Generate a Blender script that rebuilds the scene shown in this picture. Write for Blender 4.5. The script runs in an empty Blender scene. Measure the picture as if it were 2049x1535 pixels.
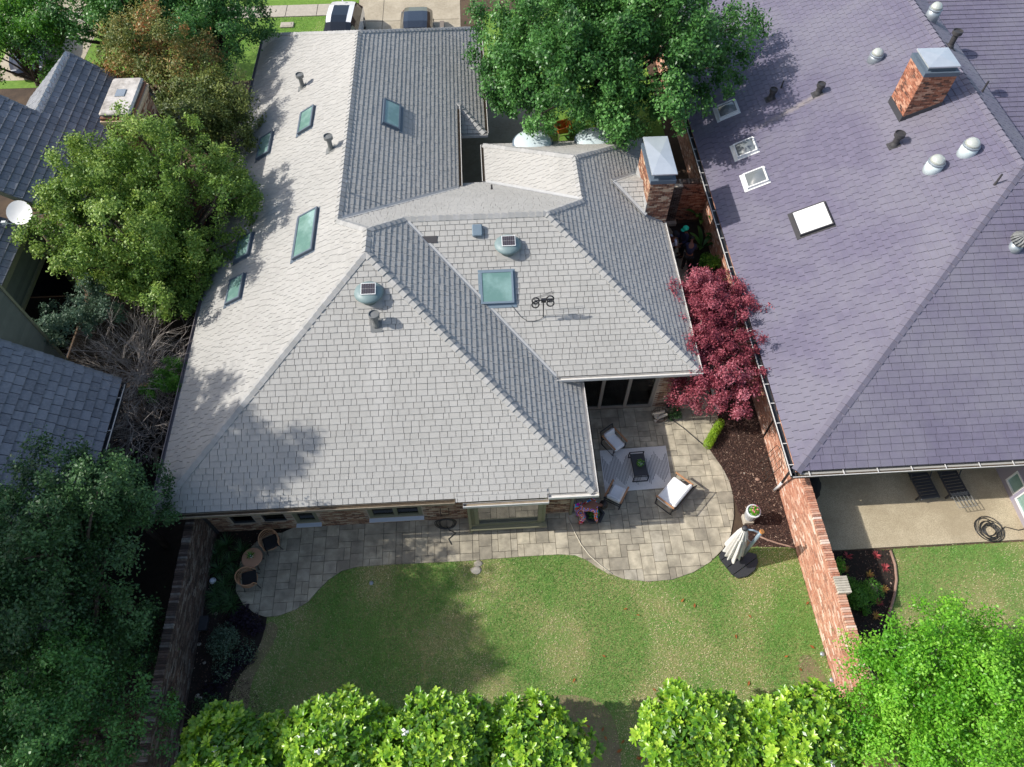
import bpy, math, random
import numpy as np
from mathutils import Vector, Matrix

SC = bpy.context.scene
COL = SC.collection
R = math.radians
rng = random.Random(7)
npr = np.random.default_rng(11)

# ------------------------------------------------------------------ camera, sky, sun, exposure
TILT, YAW, CAMH = math.atan2(930.0, 1420.0), R(-3.3), 23.0
cam_d = bpy.data.cameras.new('camera')
cam = bpy.data.objects.new('camera', cam_d)
COL.objects.link(cam)
cam.location = (0, 0, CAMH)
cam.rotation_euler = (TILT, 0, YAW)
cam_d.sensor_width = 36.0
cam_d.lens = 36.0 * 1420 / 2049
cam_d.clip_end = 800
SC.camera = cam

SUN_EL = R(39.6)
world = bpy.data.worlds.new('World')
SC.world = world
world.use_nodes = True
wn = world.node_tree
sky = wn.nodes.new('ShaderNodeTexSky')
sky.sky_type = 'NISHITA'
sky.sun_disc = False
sky.sun_elevation = SUN_EL
sky.sun_rotation = R(-90)
sky.dust_density = 2.0
sky.ozone_density = 0.4
wn.nodes['Background'].inputs['Strength'].default_value = 0.15
wn.links.new(sky.outputs['Color'], wn.nodes['Background'].inputs['Color'])
sun_d = bpy.data.lights.new('sun', 'SUN')
sun_d.energy = 3.9
sun_d.angle = R(0.53)
sun_d.color = (1.0, 0.965, 0.91)
sun = bpy.data.objects.new('sun', sun_d)
COL.objects.link(sun)
sun.rotation_euler = (0, -(math.pi / 2 - SUN_EL), 0)
SC.view_settings.view_transform = 'Standard'
SC.view_settings.look = 'None'
SC.view_settings.exposure = 0.38
SC.view_settings.gamma = 1.0
SC.view_settings.use_curve_mapping = False

# ------------------------------------------------------------------ survey: image ray -> point in the place (metres)
_RX = Matrix.Rotation(YAW, 3, 'Z') @ Matrix.Rotation(TILT, 3, 'X')
def ray(u, v):
    return _RX @ Vector(((u - 1024.5) / 1420, -(v - 767.5) / 1420, -1))
def at(u, v, z=0.0):
    d = ray(u, v); t = (z - CAMH) / d.z
    return Vector((d.x * t, d.y * t, z))
def aty(u, v, y):
    d = ray(u, v); t = y / d.y
    return Vector((d.x * t, y, CAMH + d.z * t))
def onp(u, v, o, n):
    d = ray(u, v); o = Vector(o); n = Vector(n)
    t = (o - Vector((0, 0, CAMH))).dot(n) / d.dot(n)
    return Vector((0, 0, CAMH)) + d * t

# ------------------------------------------------------------------ materials
MATS = {}
def rgb(h):
    h = h.lstrip('#')
    c = [int(h[i:i + 2], 16) / 255 for i in (0, 2, 4)]
    return tuple(x / 12.92 if x < .04045 else ((x + .055) / 1.055) ** 2.4 for x in c)
def set_ramp(cr, ramp):
    el = cr.color_ramp.elements
    el[0].position = ramp[0][0]; el[0].color = (*ramp[0][1], 1)
    el[1].position = ramp[-1][0]; el[1].color = (*ramp[-1][1], 1)
    for p, c in ramp[1:-1]:
        e = el.new(p); e.color = (*c, 1)
def mat(name, c1, c2=None, rough=0.8, metal=0.0, nscale=0.0, ncol=None, namt=0.4, bump=0.0, bscale=None,
        transl=0.0, spec=0.5, big=0.0, bigcol=None, bigamt=0.5, ramp=None, coat=0.0, sheen=None):
    """c1..c2 are mixed by the per-face value 'rnd'; ncol is mixed in by fine noise, bigcol by broad stains, in skylight_glass by painted reflections."""
    m = bpy.data.materials.new(name); m.use_nodes = True
    nt = m.node_tree; N = nt.nodes; L = nt.links
    b = N['Principled BSDF']
    b.inputs['Roughness'].default_value = rough
    b.inputs['Metallic'].default_value = metal
    b.inputs['Specular IOR Level'].default_value = spec
    b.inputs['Coat Weight'].default_value = coat
    col = None
    def mixn(fac, a, bb):
        mx = N.new('ShaderNodeMix'); mx.data_type = 'RGBA'
        for s, val in ((0, fac), (6, a), (7, bb)):
            if hasattr(val, 'is_linked'): L.new(val, mx.inputs[s])
            else: mx.inputs[s].default_value = val if s == 0 else (*val[:3], 1)
        return mx.outputs[2]
    geo = N.new('ShaderNodeNewGeometry')
    if ramp:
        at_ = N.new('ShaderNodeAttribute'); at_.attribute_name = 'rnd'
        cr = N.new('ShaderNodeValToRGB'); cr.color_ramp.interpolation = 'LINEAR'
        set_ramp(cr, ramp)
        L.new(at_.outputs['Fac'], cr.inputs[0]); col = cr.outputs[0]
    elif c2 is not None:
        at_ = N.new('ShaderNodeAttribute'); at_.attribute_name = 'rnd'
        col = mixn(at_.outputs['Fac'], c1, c2)
    else: col = tuple(c1)
    def noise(scale, det=4, rgh=0.6):
        n = N.new('ShaderNodeTexNoise'); n.inputs['Scale'].default_value = scale
        n.inputs['Detail'].default_value = det; n.inputs['Roughness'].default_value = rgh
        L.new(geo.outputs['Position'], n.inputs['Vector']); return n.outputs['Fac']
    def shaped(f, lo, hi, amt):
        mr = N.new('ShaderNodeMapRange'); mr.inputs[1].default_value = lo; mr.inputs[2].default_value = hi
        mr.inputs[4].default_value = amt; L.new(f, mr.inputs[0]); return mr.outputs[0]
    if nscale:
        f = noise(nscale)
        col = mixn(shaped(f, .35, .68, namt), col, ncol if ncol else tuple(x * .6 for x in c1))
        if bump:
            bp = N.new('ShaderNodeBump'); bp.inputs['Strength'].default_value = bump; bp.inputs['Distance'].default_value = .02
            L.new(noise(bscale or nscale, 6), bp.inputs['Height']); L.new(bp.outputs[0], b.inputs['Normal'])
    if big:
        col = mixn(shaped(noise(big, 5, .65), .42, .62, bigamt), col, bigcol)
    if hasattr(col, 'is_linked'): L.new(col, b.inputs['Base Color'])
    else: b.inputs['Base Color'].default_value = (*col[:3], 1)
    if transl:
        tr = N.new('ShaderNodeBsdfTranslucent'); ms = N.new('ShaderNodeMixShader'); ms.inputs[0].default_value = transl
        if hasattr(col, 'is_linked'):
            hs = N.new('ShaderNodeHueSaturation'); hs.inputs['Value'].default_value = 1.35; hs.inputs['Hue'].default_value = .49
            L.new(col, hs.inputs['Color']); L.new(hs.outputs[0], tr.inputs['Color'])
        else: tr.inputs['Color'].default_value = (*col[:3], 1)
        L.new(b.outputs[0], ms.inputs[1]); L.new(tr.outputs[0], ms.inputs[2])
        L.new(ms.outputs[0], N['Material Output'].inputs['Surface'])
    MATS[name] = m
    return m
def glass(name, tint, trans=0.6, rough=.03, ior=1.6):
    m = bpy.data.materials.new(name); m.use_nodes = True
    nt = m.node_tree; N = nt.nodes; L = nt.links
    N.remove(N['Principled BSDF'])
    fr = N.new('ShaderNodeFresnel'); fr.inputs[0].default_value = ior
    gl = N.new('ShaderNodeBsdfGlossy'); gl.inputs['Roughness'].default_value = rough
    tp = N.new('ShaderNodeBsdfTransparent'); tp.inputs[0].default_value = (*[x * trans for x in tint], 1)
    mx = N.new('ShaderNodeMixShader')
    L.new(fr.outputs[0], mx.inputs[0]); L.new(tp.outputs[0], mx.inputs[1]); L.new(gl.outputs[0], mx.inputs[2])
    L.new(mx.outputs[0], N['Material Output'].inputs['Surface'])
    MATS[name] = m
    return m

# ------------------------------------------------------------------ mesh collector
WL = {}          # world location of each object that parents others
class MB:
    def __init__(s, M=None):
        s.v = []; s.f = []; s.r = []; s.mi = []; s.M = M; s.cm = 0
    def add(s, vs, fs, r=None):
        b = len(s.v)
        if r is None: r = rng.random()
        if s.M is not None: vs = [s.M @ Vector(p) for p in vs]
        s.v.extend([tuple(p) for p in vs])
        for f in fs:
            s.f.append([i + b for i in f]); s.r.append(r); s.mi.append(s.cm)
        return s
    def box(s, c, d, rz=0.0, r=None, M=None, taper=1.0):
        hx, hy, hz = d[0] / 2, d[1] / 2, d[2] / 2
        vs = []
        for z, k in ((-hz, 1), (hz, taper)):
            for x, y in ((-hx, -hy), (hx, -hy), (hx, hy), (-hx, hy)):
                p = Vector((x * k, y * k, z))
                if M is not None: p = M @ p
                elif rz: p = Matrix.Rotation(rz, 3, 'Z') @ p
                vs.append(p + Vector(c))
        return s.add(vs, [(0, 3, 2, 1), (4, 5, 6, 7), (0, 1, 5, 4), (1, 2, 6, 5), (2, 3, 7, 6), (3, 0, 4, 7)], r)
    def cham(s, c, d, b=.02, rz=0.0, r=None):
        """box with bevelled vertical and top edges"""
        hx, hy, hz = d[0] / 2, d[1] / 2, d[2] / 2
        rot = Matrix.Rotation(rz, 3, 'Z'); vs = []
        def ring(ix, z):
            q = []
            x, y = hx - ix, hy - ix
            for sx, sy, o in ((-1, -1, 0), (1, -1, 1), (1, 1, 0), (-1, 1, 1)):
                a = (sx * (x - b), sy * y); e = (sx * x, sy * (y - b))
                q += [e, a] if o == 0 else [a, e]
            return [rot @ Vector((*p, z)) + Vector(c) for p in q]
        rings = [ring(b * .6, -hz), ring(0, -hz + b), ring(0, hz - b), ring(b, hz)]
        for q in rings: vs += q
        fs = [tuple(range(7, -1, -1)), tuple(range(24, 32))]
        for k in range(3):
            for i in range(8):
                j = (i + 1) % 8
                fs.append((k * 8 + i, k * 8 + j, k * 8 + 8 + j, k * 8 + 8 + i))
        return s.add(vs, fs, r)
    def cyl(s, p0, p1, r0, r1=None, n=10, cap=True, r=None):
        p0, p1 = Vector(p0), Vector(p1); r1 = r0 if r1 is None else r1
        a = (p1 - p0).normalized()
        t = a.orthogonal().normalized(); w = a.cross(t)
        vs = [p + (t * math.cos(2 * math.pi * i / n) + w * math.sin(2 * math.pi * i / n)) * q
              for p, q in ((p0, r0), (p1, r1)) for i in range(n)]
        fs = [(i, (i + 1) % n, n + (i + 1) % n, n + i) for i in range(n)]
        if cap: fs += [tuple(range(n - 1, -1, -1)), tuple(range(n, 2 * n))]
        return s.add(vs, fs, r)
    def tube(s, pts, rad, n=6, r=None, closed=False):
        pts = [Vector(p) for p in pts]; m = len(pts); vs = []; prev = None
        for i, p in enumerate(pts):
            if closed: a = pts[(i + 1) % m] - pts[i - 1]
            else: a = pts[min(i + 1, m - 1)] - pts[max(i - 1, 0)]
            a.normalize()
            t = (prev - a * prev.dot(a)) if prev is not None and (prev - a * prev.dot(a)).length > 1e-4 else a.orthogonal()
            t.normalize(); prev = t; w = a.cross(t)
            q = rad[i] if isinstance(rad, (list, tuple)) else rad
            vs += [p + (t * math.cos(2 * math.pi * k / n) + w * math.sin(2 * math.pi * k / n)) * q for k in range(n)]
        fs = []
        for i in range(m if closed else m - 1):
            j = (i + 1) % m
            fs += [(i * n + k, i * n + (k + 1) % n, j * n + (k + 1) % n, j * n + k) for k in range(n)]
        if not closed: fs += [tuple(range(n - 1, -1, -1)), tuple(range((m - 1) * n, m * n))]
        return s.add(vs, fs, r)
    def lathe(s, prof, c=(0, 0, 0), n=20, r=None, axis=None):
        """prof: (radius, height) pairs"""
        vs = []; c = Vector(c)
        Q = Vector((0, 0, 1)).rotation_difference(Vector(axis)).to_matrix() if axis is not None else None
        for q, h in prof:
            for i in range(n):
                p = Vector((q * math.cos(2 * math.pi * i / n), q * math.sin(2 * math.pi * i / n), h))
                vs.append((Q @ p if Q is not None else p) + c)
        fs = []
        for k in range(len(prof) - 1):
            fs += [(k * n + i, k * n + (i + 1) % n, (k + 1) * n + (i + 1) % n, (k + 1) * n + i) for i in range(n)]
        if prof[0][0] > 1e-3: fs.append(tuple(range(n - 1, -1, -1)))
        if prof[-1][0] > 1e-3: fs.append(tuple(range((len(prof) - 1) * n, len(prof) * n)))
        return s.add(vs, fs, r)
    def prism(s, poly, z0, z1, r=None):
        n = len(poly)
        a = sum(poly[i][0] * poly[(i + 1) % n][1] - poly[(i + 1) % n][0] * poly[i][1] for i in range(n))
        if a < 0: poly = poly[::-1]
        vs = [(p[0], p[1], z0) for p in poly] + [(p[0], p[1], z1) for p in poly]
        return s.add(vs, [tuple(range(n - 1, -1, -1)), tuple(range(n, 2 * n))] +
                     [(i, (i + 1) % n, n + (i + 1) % n, n + i) for i in range(n)], r)
    def build(s, name, m, parent=None, smooth=False, local=False, kind=None):
        me = bpy.data.meshes.new(name)
        o = bpy.data.objects.new(name, me); COL.objects.link(o)
        off = Vector((0, 0, 0)) if (parent is None or local) else WL.get(parent, Vector((0, 0, 0)))
        me.from_pydata([(x - off.x, y - off.y, z - off.z) for x, y, z in s.v], [], s.f)
        a = me.attributes.new('rnd', 'FLOAT', 'FACE'); a.data.foreach_set('value', s.r)
        for mm in (m if isinstance(m, (list, tuple)) else [m]): me.materials.append(MATS[mm])
        if any(s.mi): me.polygons.foreach_set('material_index', s.mi)
        if smooth: me.polygons.foreach_set('use_smooth', [True] * len(s.f))
        if parent is not None: o.parent = parent
        WL[o] = off if parent is not None else Vector((0, 0, 0))
        if kind: o['kind'] = kind
        return o
def tag(o, label, cat, group=None):
    o['label'] = label; o['category'] = cat
    if group: o['group'] = group
    return o
def thing(name, label, cat, loc=(0, 0, 0), rz=0.0, group=None):
    o = bpy.data.objects.new(name, None); COL.objects.link(o)
    o.location = loc; o.rotation_euler = (0, 0, rz); o.empty_display_size = .2
    WL[o] = Vector(loc)
    return tag(o, label, cat, group)
def struct(o):
    o['kind'] = 'structure'; return o
def copy_tree(o, parent=None):
    c = o.copy(); COL.objects.link(c); c.parent = parent
    for ch in o.children: copy_tree(ch, c)
    return c
def raw_mesh(name, V, F, rnd, m, parent=None, kind=None, smooth=False):
    """numpy verts (n,3), faces (m,k) of one arity"""
    me = bpy.data.meshes.new(name); o = bpy.data.objects.new(name, me); COL.objects.link(o)
    off = WL.get(parent, Vector((0, 0, 0))) if parent is not None else Vector((0, 0, 0))
    V = np.asarray(V, np.float32) - np.array(off, np.float32); F = np.asarray(F, np.int32); k = F.shape[1]
    me.vertices.add(len(V)); me.vertices.foreach_set('co', V.ravel())
    me.loops.add(F.size); me.loops.foreach_set('vertex_index', F.ravel())
    me.polygons.add(len(F)); me.polygons.foreach_set('loop_start', np.arange(0, F.size, k, dtype=np.int32))
    me.update(calc_edges=True)
    a = me.attributes.new('rnd', 'FLOAT', 'FACE'); a.data.foreach_set('value', np.asarray(rnd, np.float32))
    if smooth: me.polygons.foreach_set('use_smooth', np.ones(len(F), bool))
    me.materials.append(MATS[m])
    if parent is not None: o.parent = parent
    WL[o] = off
    if kind: o['kind'] = kind
    return o

def clip(sub, lo, hi, axis):
    out = sub
    for k, lim, sg in ((axis, lo, 1), (axis, hi, -1)):
        src, out = out, []
        for i in range(len(src)):
            a, b = src[i - 1], src[i]
            ia, ib = (a[k] - lim) * sg >= 0, (b[k] - lim) * sg >= 0
            if ia != ib:
                t = (lim - a[k]) / (b[k] - a[k])
                out.append((a[0] + (b[0] - a[0]) * t, a[1] + (b[1] - a[1]) * t))
            if ib: out.append(b)
    return out
def area2(p):
    return sum(p[i - 1][0] * p[i][1] - p[i][0] * p[i - 1][1] for i in range(len(p))) / 2
def inside(poly, X, Y):
    r = np.zeros(len(X), bool); n = len(poly)
    for i in range(n):
        x0, y0 = poly[i - 1][:2]; x1, y1 = poly[i][:2]
        c = ((y0 > Y) != (y1 > Y)) & (X < (x1 - x0) * (Y - y0) / (y1 - y0 + 1e-12) + x0)
        r ^= c
    return r
def smooth_poly(pts, n=2):
    for _ in range(n):
        q = []
        for i in range(len(pts)):
            a, b = Vector(pts[i - 1]), Vector(pts[i])
            q += [tuple(a * .75 + b * .25), tuple(a * .25 + b * .75)]
        pts = q
    return pts

# pieces of one kind: the 300 that show largest are objects, the others one joined part
def emit(pieces, name, m, rest_name, rest_parent, limit=300):
    C = Vector((0, 0, CAMH))
    def shown(p):
        c = Vector(p[3]); d = C - c
        return p[4] * abs(d.normalized().dot(p[5])) / d.length_squared
    pieces.sort(key=shown, reverse=True)
    for vs, fs, r, c, a, n, par in pieces[:limit]:
        mb = MB(); mb.add(vs, fs, r); mb.build(name, m, par)
    if len(pieces) > limit:
        mb = MB()
        for p in pieces[limit:]: mb.add(p[0], p[1], p[2])
        mb.build(rest_name, m, rest_parent, kind='stuff')
# ------------------------------------------------------------------ palette
mat('shingle_grey', (.365, .353, .324), (.405, .392, .362), .85, nscale=7, ncol=(.31, .30, .275), namt=.35, bump=.5, bscale=60, big=.4, bigcol=(.45, .436, .403), bigamt=.4)
mat('cap_grey', (.33, .325, .305), (.41, .40, .38), .85, nscale=9, ncol=(.25, .25, .24), namt=.4, bump=.4, bscale=60)
mat('deck_dark', (.06, .06, .062), rough=.95)
mat('shingle_purple', (.146, .131, .182), (.168, .151, .206), .42, nscale=5, ncol=(.115, .108, .14), namt=.45, bump=.15, bscale=18, big=.3, bigcol=(.21, .202, .228), bigamt=.55, spec=.4)
mat('shingle_slate', (.13, .137, .155), (.205, .215, .24), .6, nscale=11, ncol=(.36, .365, .37), namt=.3, bump=.3, bscale=40)
mat('slate_ridge', (.55, .55, .53), (.66, .66, .64), .7, nscale=6, ncol=(.3, .3, .3), namt=.5)
BRW = [(0, rgb('#5d4638')), (.25, rgb('#86604a')), (.5, rgb('#a07a5e')), (.75, rgb('#b79c80')), (1, rgb('#c9b79e'))]
mat('brick_house', (.3, .2, .15), rough=.9, ramp=BRW, nscale=16, ncol=(.13, .10, .08), namt=.35, bump=.4, bscale=60)
mat('brick_red', (.4, .2, .12), rough=.9, ramp=[(0, rgb('#7d5240')), (.25, rgb('#a56a50')), (.6, rgb('#b97f64')), (.85, rgb('#cda58c')), (1, rgb('#dfd0c2'))], nscale=14, ncol=rgb('#d6bda8'), namt=.4, bump=.4, bscale=60, big=.7, bigcol=rgb('#a9634a'), bigamt=.3)
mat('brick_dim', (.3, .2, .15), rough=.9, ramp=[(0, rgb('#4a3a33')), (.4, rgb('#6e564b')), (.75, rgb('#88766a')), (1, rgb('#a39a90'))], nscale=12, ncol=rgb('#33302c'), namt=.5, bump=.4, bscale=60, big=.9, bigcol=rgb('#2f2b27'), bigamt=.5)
mat('brick_chimney', (.3, .2, .15), rough=.9, ramp=[(0, rgb('#5f4034')), (.35, rgb('#8a5a44')), (.7, rgb('#b08468')), (1, rgb('#d8bfa0'))], nscale=12, ncol=rgb('#4a352b'), namt=.35, bump=.4, bscale=60)
mat('brick_orange', (.4, .2, .12), rough=.9, ramp=[(0, rgb('#4a3831')), (.2, rgb('#87543f')), (.6, rgb('#ad6f54')), (1, rgb('#c79a80'))], nscale=12, ncol=rgb('#4a2f26'), namt=.3, bump=.4, bscale=60)
mat('mortar', rgb('#b3a594'), rough=.95, nscale=20, namt=.4)
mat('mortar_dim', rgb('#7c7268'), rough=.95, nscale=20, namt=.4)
mat('cement_cap', rgb('#b9b2a8'), rough=.9, nscale=5, ncol=rgb('#5d564e'), namt=.6, bump=.3, bscale=30, big=1.5, bigcol=rgb('#e2ddd6'), bigamt=.5)
mat('gutter_white', (.66, .64, .60), rough=.5, nscale=6, ncol=(.45, .40, .34), namt=.35)
mat('gutter_tan', (.33, .27, .19), rough=.6, nscale=5, ncol=(.16, .12, .08), namt=.6)
mat('gutter_dark', (.035, .037, .042), rough=.5)
mat('gutter_mauve', (.20, .175, .18), rough=.5)
mat('gutter_litter', (.12, .085, .05), rough=.95, nscale=25, ncol=(.03, .025, .02), namt=.8, bump=.8, bscale=60)
mat('flashing', (.40, .40, .39), rough=.6, metal=.0, nscale=5, namt=.3)
mat('flashing_dark', (.05, .05, .055), rough=.5)
mat('galvanised', (.62, .66, .68), rough=.38, metal=.55, nscale=3, ncol=(.75, .78, .80), namt=.5)
mat('galvanised_dull', (.34, .38, .41), rough=.45, metal=.5, nscale=4, namt=.3)
mat('frame_slate', (.10, .13, .165), rough=.45)
mat('frame_blue', (.16, .215, .26), rough=.5, nscale=8, namt=.2)
mat('skylight_glass', (.14, .255, .22), rough=.05, spec=.9, big=1.1, bigcol=(.26, .40, .36), bigamt=.8, coat=.6)  # broad paler patches paint sky and tree reflections into the pane colour
mat('fan_green', (.16, .225, .225), rough=.5, nscale=5, ncol=(.24, .31, .31), namt=.4)
mat('fan_cell', (.06, .05, .055), rough=.25, spec=.7)
mat('white_trim', (.72, .72, .70), rough=.5)
mat('pipe_dark', (.045, .043, .045), rough=.6)
mat('pipe_grey', (.16, .165, .16), rough=.6)
mat('dome_clear', (.52, .54, .48), rough=.10, spec=.9, metal=.25)
mat('dome_white', (.55, .63, .64), rough=.2, spec=.6)
mat('dome_dark', (.17, .185, .19), rough=.12, spec=.9)
mat('trim_sage', rgb('#7c7a62'), rough=.6, nscale=6, namt=.2)
mat('trim_taupe', rgb('#8d8478'), rough=.6)
mat('sill_white', (.60, .64, .70), rough=.5)
mat('siding', rgb('#5d6258'), c2=rgb('#6b6f64'), rough=.8, nscale=4, namt=.25)
mat('siding_mauve', rgb('#8c8698'), c2=rgb('#989197'), rough=.7)
mat('soffit', (.35, .34, .31), rough=.8)
mat('room_dark', (.05, .045, .04), rough=.9)
mat('curtain', (.42, .62, .55), rough=.9)
mat('interior_wall', (.30, .27, .23), rough=.9)
glass('pane', (.8, .95, .9), .55)
glass('pane_bright', (.6, .9, .85), .75, ior=1.9)
mat('mirror_pane', (.05, .055, .06), rough=.04, spec=1.0, metal=.0, coat=1.0)
# ground
mat('soil', rgb('#4b3c2e'), rough=.95, nscale=3, ncol=rgb('#33281f'), namt=.6, bump=.6, bscale=25, big=.5, bigcol=rgb('#6a5640'), bigamt=.5)
mat('bare_dirt', rgb('#83765a'), rough=.95, nscale=5, ncol=rgb('#6b5d45'), namt=.7, bump=.6, bscale=30, big=1.2, bigcol=rgb('#7b7a4c'), bigamt=.5)
mat('dark_soil', rgb('#2c241d'), rough=.95, nscale=6, ncol=rgb('#191511'), namt=.7, bump=.8, bscale=25)
mat('turf', rgb('#5f7f36'), rough=.95, nscale=2.2, ncol=rgb('#8d8458'), namt=.45, bump=.6, bscale=45, big=.45, bigcol=rgb('#9d8a63'), bigamt=.45)
mat('turf_front', rgb('#587a24'), rough=.95, nscale=5, ncol=rgb('#76953a'), namt=.7, bump=.5, bscale=40)
mat('blade', (0, 0, 0), rough=.7, transl=.3, ramp=[(0, rgb('#57883a')), (.4, rgb('#72a64c')), (.62, rgb('#92bd66')), (.74, rgb('#c6b68a')), (1, rgb('#e2d4b4'))])
mat('mulch', rgb('#4a352c'), rough=.95, nscale=20, ncol=rgb('#241913'), namt=.8, bump=1.0, bscale=40)
mat('chip', (0, 0, 0), rough=.9, ramp=[(0, rgb('#2a1b15')), (.5, rgb('#46302a')), (.9, rgb('#614639')), (1, rgb('#a58d7b'))])
mat('paver', (0, 0, 0), rough=.85, ramp=[(0, rgb('#a69d8a')), (.3, rgb('#b4ab96')), (.6, rgb('#c0b69f')), (.85, rgb('#cbc0a7')), (1, rgb('#b8b09e'))], nscale=2.6, ncol=rgb('#635d50'), namt=.6, bump=.35, bscale=14, big=.8, bigcol=rgb('#5c574e'), bigamt=.4)
mat('joint', rgb('#4c463c'), rough=.95)
mat('aggregate', rgb('#cbbd9f'), rough=.95, nscale=45, ncol=rgb('#6a5d4c'), namt=.7, bump=.6, bscale=60, big=.6, bigcol=rgb('#94866c'), bigamt=.6)
mat('concrete', rgb('#a89d88'), rough=.9, nscale=8, ncol=rgb('#8b7f69'), namt=.6, big=.8, bigcol=rgb('#bdb29c'), bigamt=.5)
mat('concrete_pale', rgb('#b1a99a'), rough=.9, nscale=6, ncol=rgb('#8f887c'), namt=.5)
mat('edging', rgb('#9a7d6d'), rough=.9, nscale=10, namt=.3)
mat('stone', rgb('#a39a8a'), c2=rgb('#c9c1b2'), rough=.9, nscale=9, namt=.4, bump=.3, bscale=30)
# small things
mat('black_metal', (.018, .018, .02), rough=.45)
mat('charcoal', (.035, .036, .04), rough=.6, nscale=10, namt=.3)
mat('black_fabric', (.014, .014, .015), rough=.95)
mat('white_fabric', (.78, .78, .77), rough=.9, nscale=14, ncol=(.68, .69, .70), namt=.4, bump=.2, bscale=20)
mat('teak', rgb('#a5754f'), c2=rgb('#bb8c63'), rough=.6, nscale=25, ncol=rgb('#82573a'), namt=.4)
mat('rattan', rgb('#a07656'), c2=rgb('#b78d6a'), rough=.6)
mat('terracotta_top', rgb('#b58a6c'), rough=.6, nscale=8, namt=.2)
mat('rug', rgb('#d8d5d0'), rough=.98, nscale=30, ncol=rgb('#bcb9b6'), namt=.5)
mat('rug_line', rgb('#4a4546'), rough=.98)
mat('umbrella_cloth', (.66, .64, .60), rough=.9, nscale=7, ncol=(.55, .53, .50), namt=.4)
mat('umbrella_pole', (.33, .41, .47), rough=.35, metal=.4)
mat('umbrella_end', rgb('#b5793f'), rough=.5)
mat('pot_fluted', (.36, .36, .37), rough=.6, nscale=6, namt=.3)  # grey puts the shade of the fluted sides into the bowl's colour
mat('pot_white', (.66, .66, .66), rough=.5, nscale=6, namt=.2)
mat('hose_black', (.02, .021, .022), rough=.4)
mat('hose_white', rgb('#cfc6b0'), rough=.6)
mat('wire', (.03, .027, .024), rough=.6)
mat('rust_wire', rgb('#4a3a30'), rough=.7)
mat('orange_plastic', rgb('#c8671f'), rough=.5, nscale=5, namt=.2)
mat('car_white', (.80, .80, .80), rough=.2, coat=1.0, spec=.6)
mat('car_dark', (.012, .014, .02), rough=.15, coat=1.0, spec=.6)
mat('car_glass', (.008, .010, .014), rough=.03, spec=.9)
mat('tyre', (.012, .012, .012), rough=.8)
mat('rim', (.5, .5, .52), rough=.3, metal=.8)
mat('lamp_red', (.35, .01, .01), rough=.2)
mat('lamp_clear', (.6, .6, .6), rough=.1)
mat('dish', (.72, .72, .71), rough=.45, nscale=4, namt=.15)
mat('skin', rgb('#7a4e3c'), rough=.6)
mat('hair', (.006, .005, .005), rough=.6)
mat('shirt_white', (.62, .66, .76), rough=.9)
mat('cloth_black', (.012, .012, .014), rough=.9)
mat('cloth_navy', (.018, .02, .05), rough=.9)
mat('cap_green', (.02, .62, .36), rough=.6)
mat('wood_plank', rgb('#8b7c68'), rough=.9, nscale=12, namt=.4)
mat('bark', rgb('#4d4238'), c2=rgb('#6a5d50'), rough=.95, nscale=8, ncol=rgb('#2a241f'), namt=.6, bump=.8, bscale=20)
mat('twig', rgb('#8b8178'), c2=rgb('#bdb3a9'), rough=.95)
mat('petal_pink', (.6, .08, .22), c2=(.7, .2, .25), rough=.7)
mat('petal_white', (.8, .8, .76), rough=.7)
mat('red_leaf', (.35, .05, .06), c2=(.5, .10, .10), rough=.7, transl=.2)
mat('yellow_leaf', (.5, .40, .06), c2=(.55, .2, .1), rough=.7, transl=.2)
mat('dead_leaf', rgb('#8a4a22'), c2=rgb('#a5662f'), rough=.9)
def leafmat(name, cols, rough=.5, tr=.28, spec=.4):
    n = len(cols)
    mat(name, (0, 0, 0), rough=rough, transl=tr, spec=spec, ramp=[(i / (n - 1), rgb(c)) for i, c in enumerate(cols)])
leafmat('leaf_yaupon', ['#4a692b', '#658637', '#809d42', '#9fb458'])
leafmat('leaf_oak', ['#31572a', '#437036', '#568741', '#6d9d52'], .4)
leafmat('leaf_photinia', ['#4f5f2a', '#66753a', '#7d8446', '#9a8a4e', '#a5683f'])
leafmat('leaf_olive', ['#47562b', '#5c6b35', '#727f3f', '#868f4a'])
leafmat('leaf_dark', ['#2b4527', '#3a5a34', '#496d3e', '#5a7f49'])
leafmat('leaf_fresh', ['#35601f', '#4a7d27', '#5f9632', '#76a93f'])
leafmat('leaf_lime', ['#4c8a1e', '#64a32a', '#7cb736', '#98c94c'], .4, .35)
leafmat('leaf_maple', ['#6a2934', '#8a3d49', '#a85863', '#c37e87'], .6)
leafmat('leaf_magnolia', ['#3a6518', '#5e8d22', '#88b02e', '#b2ce4a'], .32, .18, .5)
leafmat('leaf_gray', ['#39503c', '#4a634b', '#5e7760', '#7c917c'])
leafmat('leaf_banana', ['#2f5c2a', '#3f7335', '#528a42'], .4, .35)
leafmat('leaf_purple', ['#1e1522', '#2c2032', '#3b2c40'], .6)
leafmat('leaf_hedge', ['#6c8f1c', '#86a828', '#9dbd38'], .5, .3)
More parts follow.
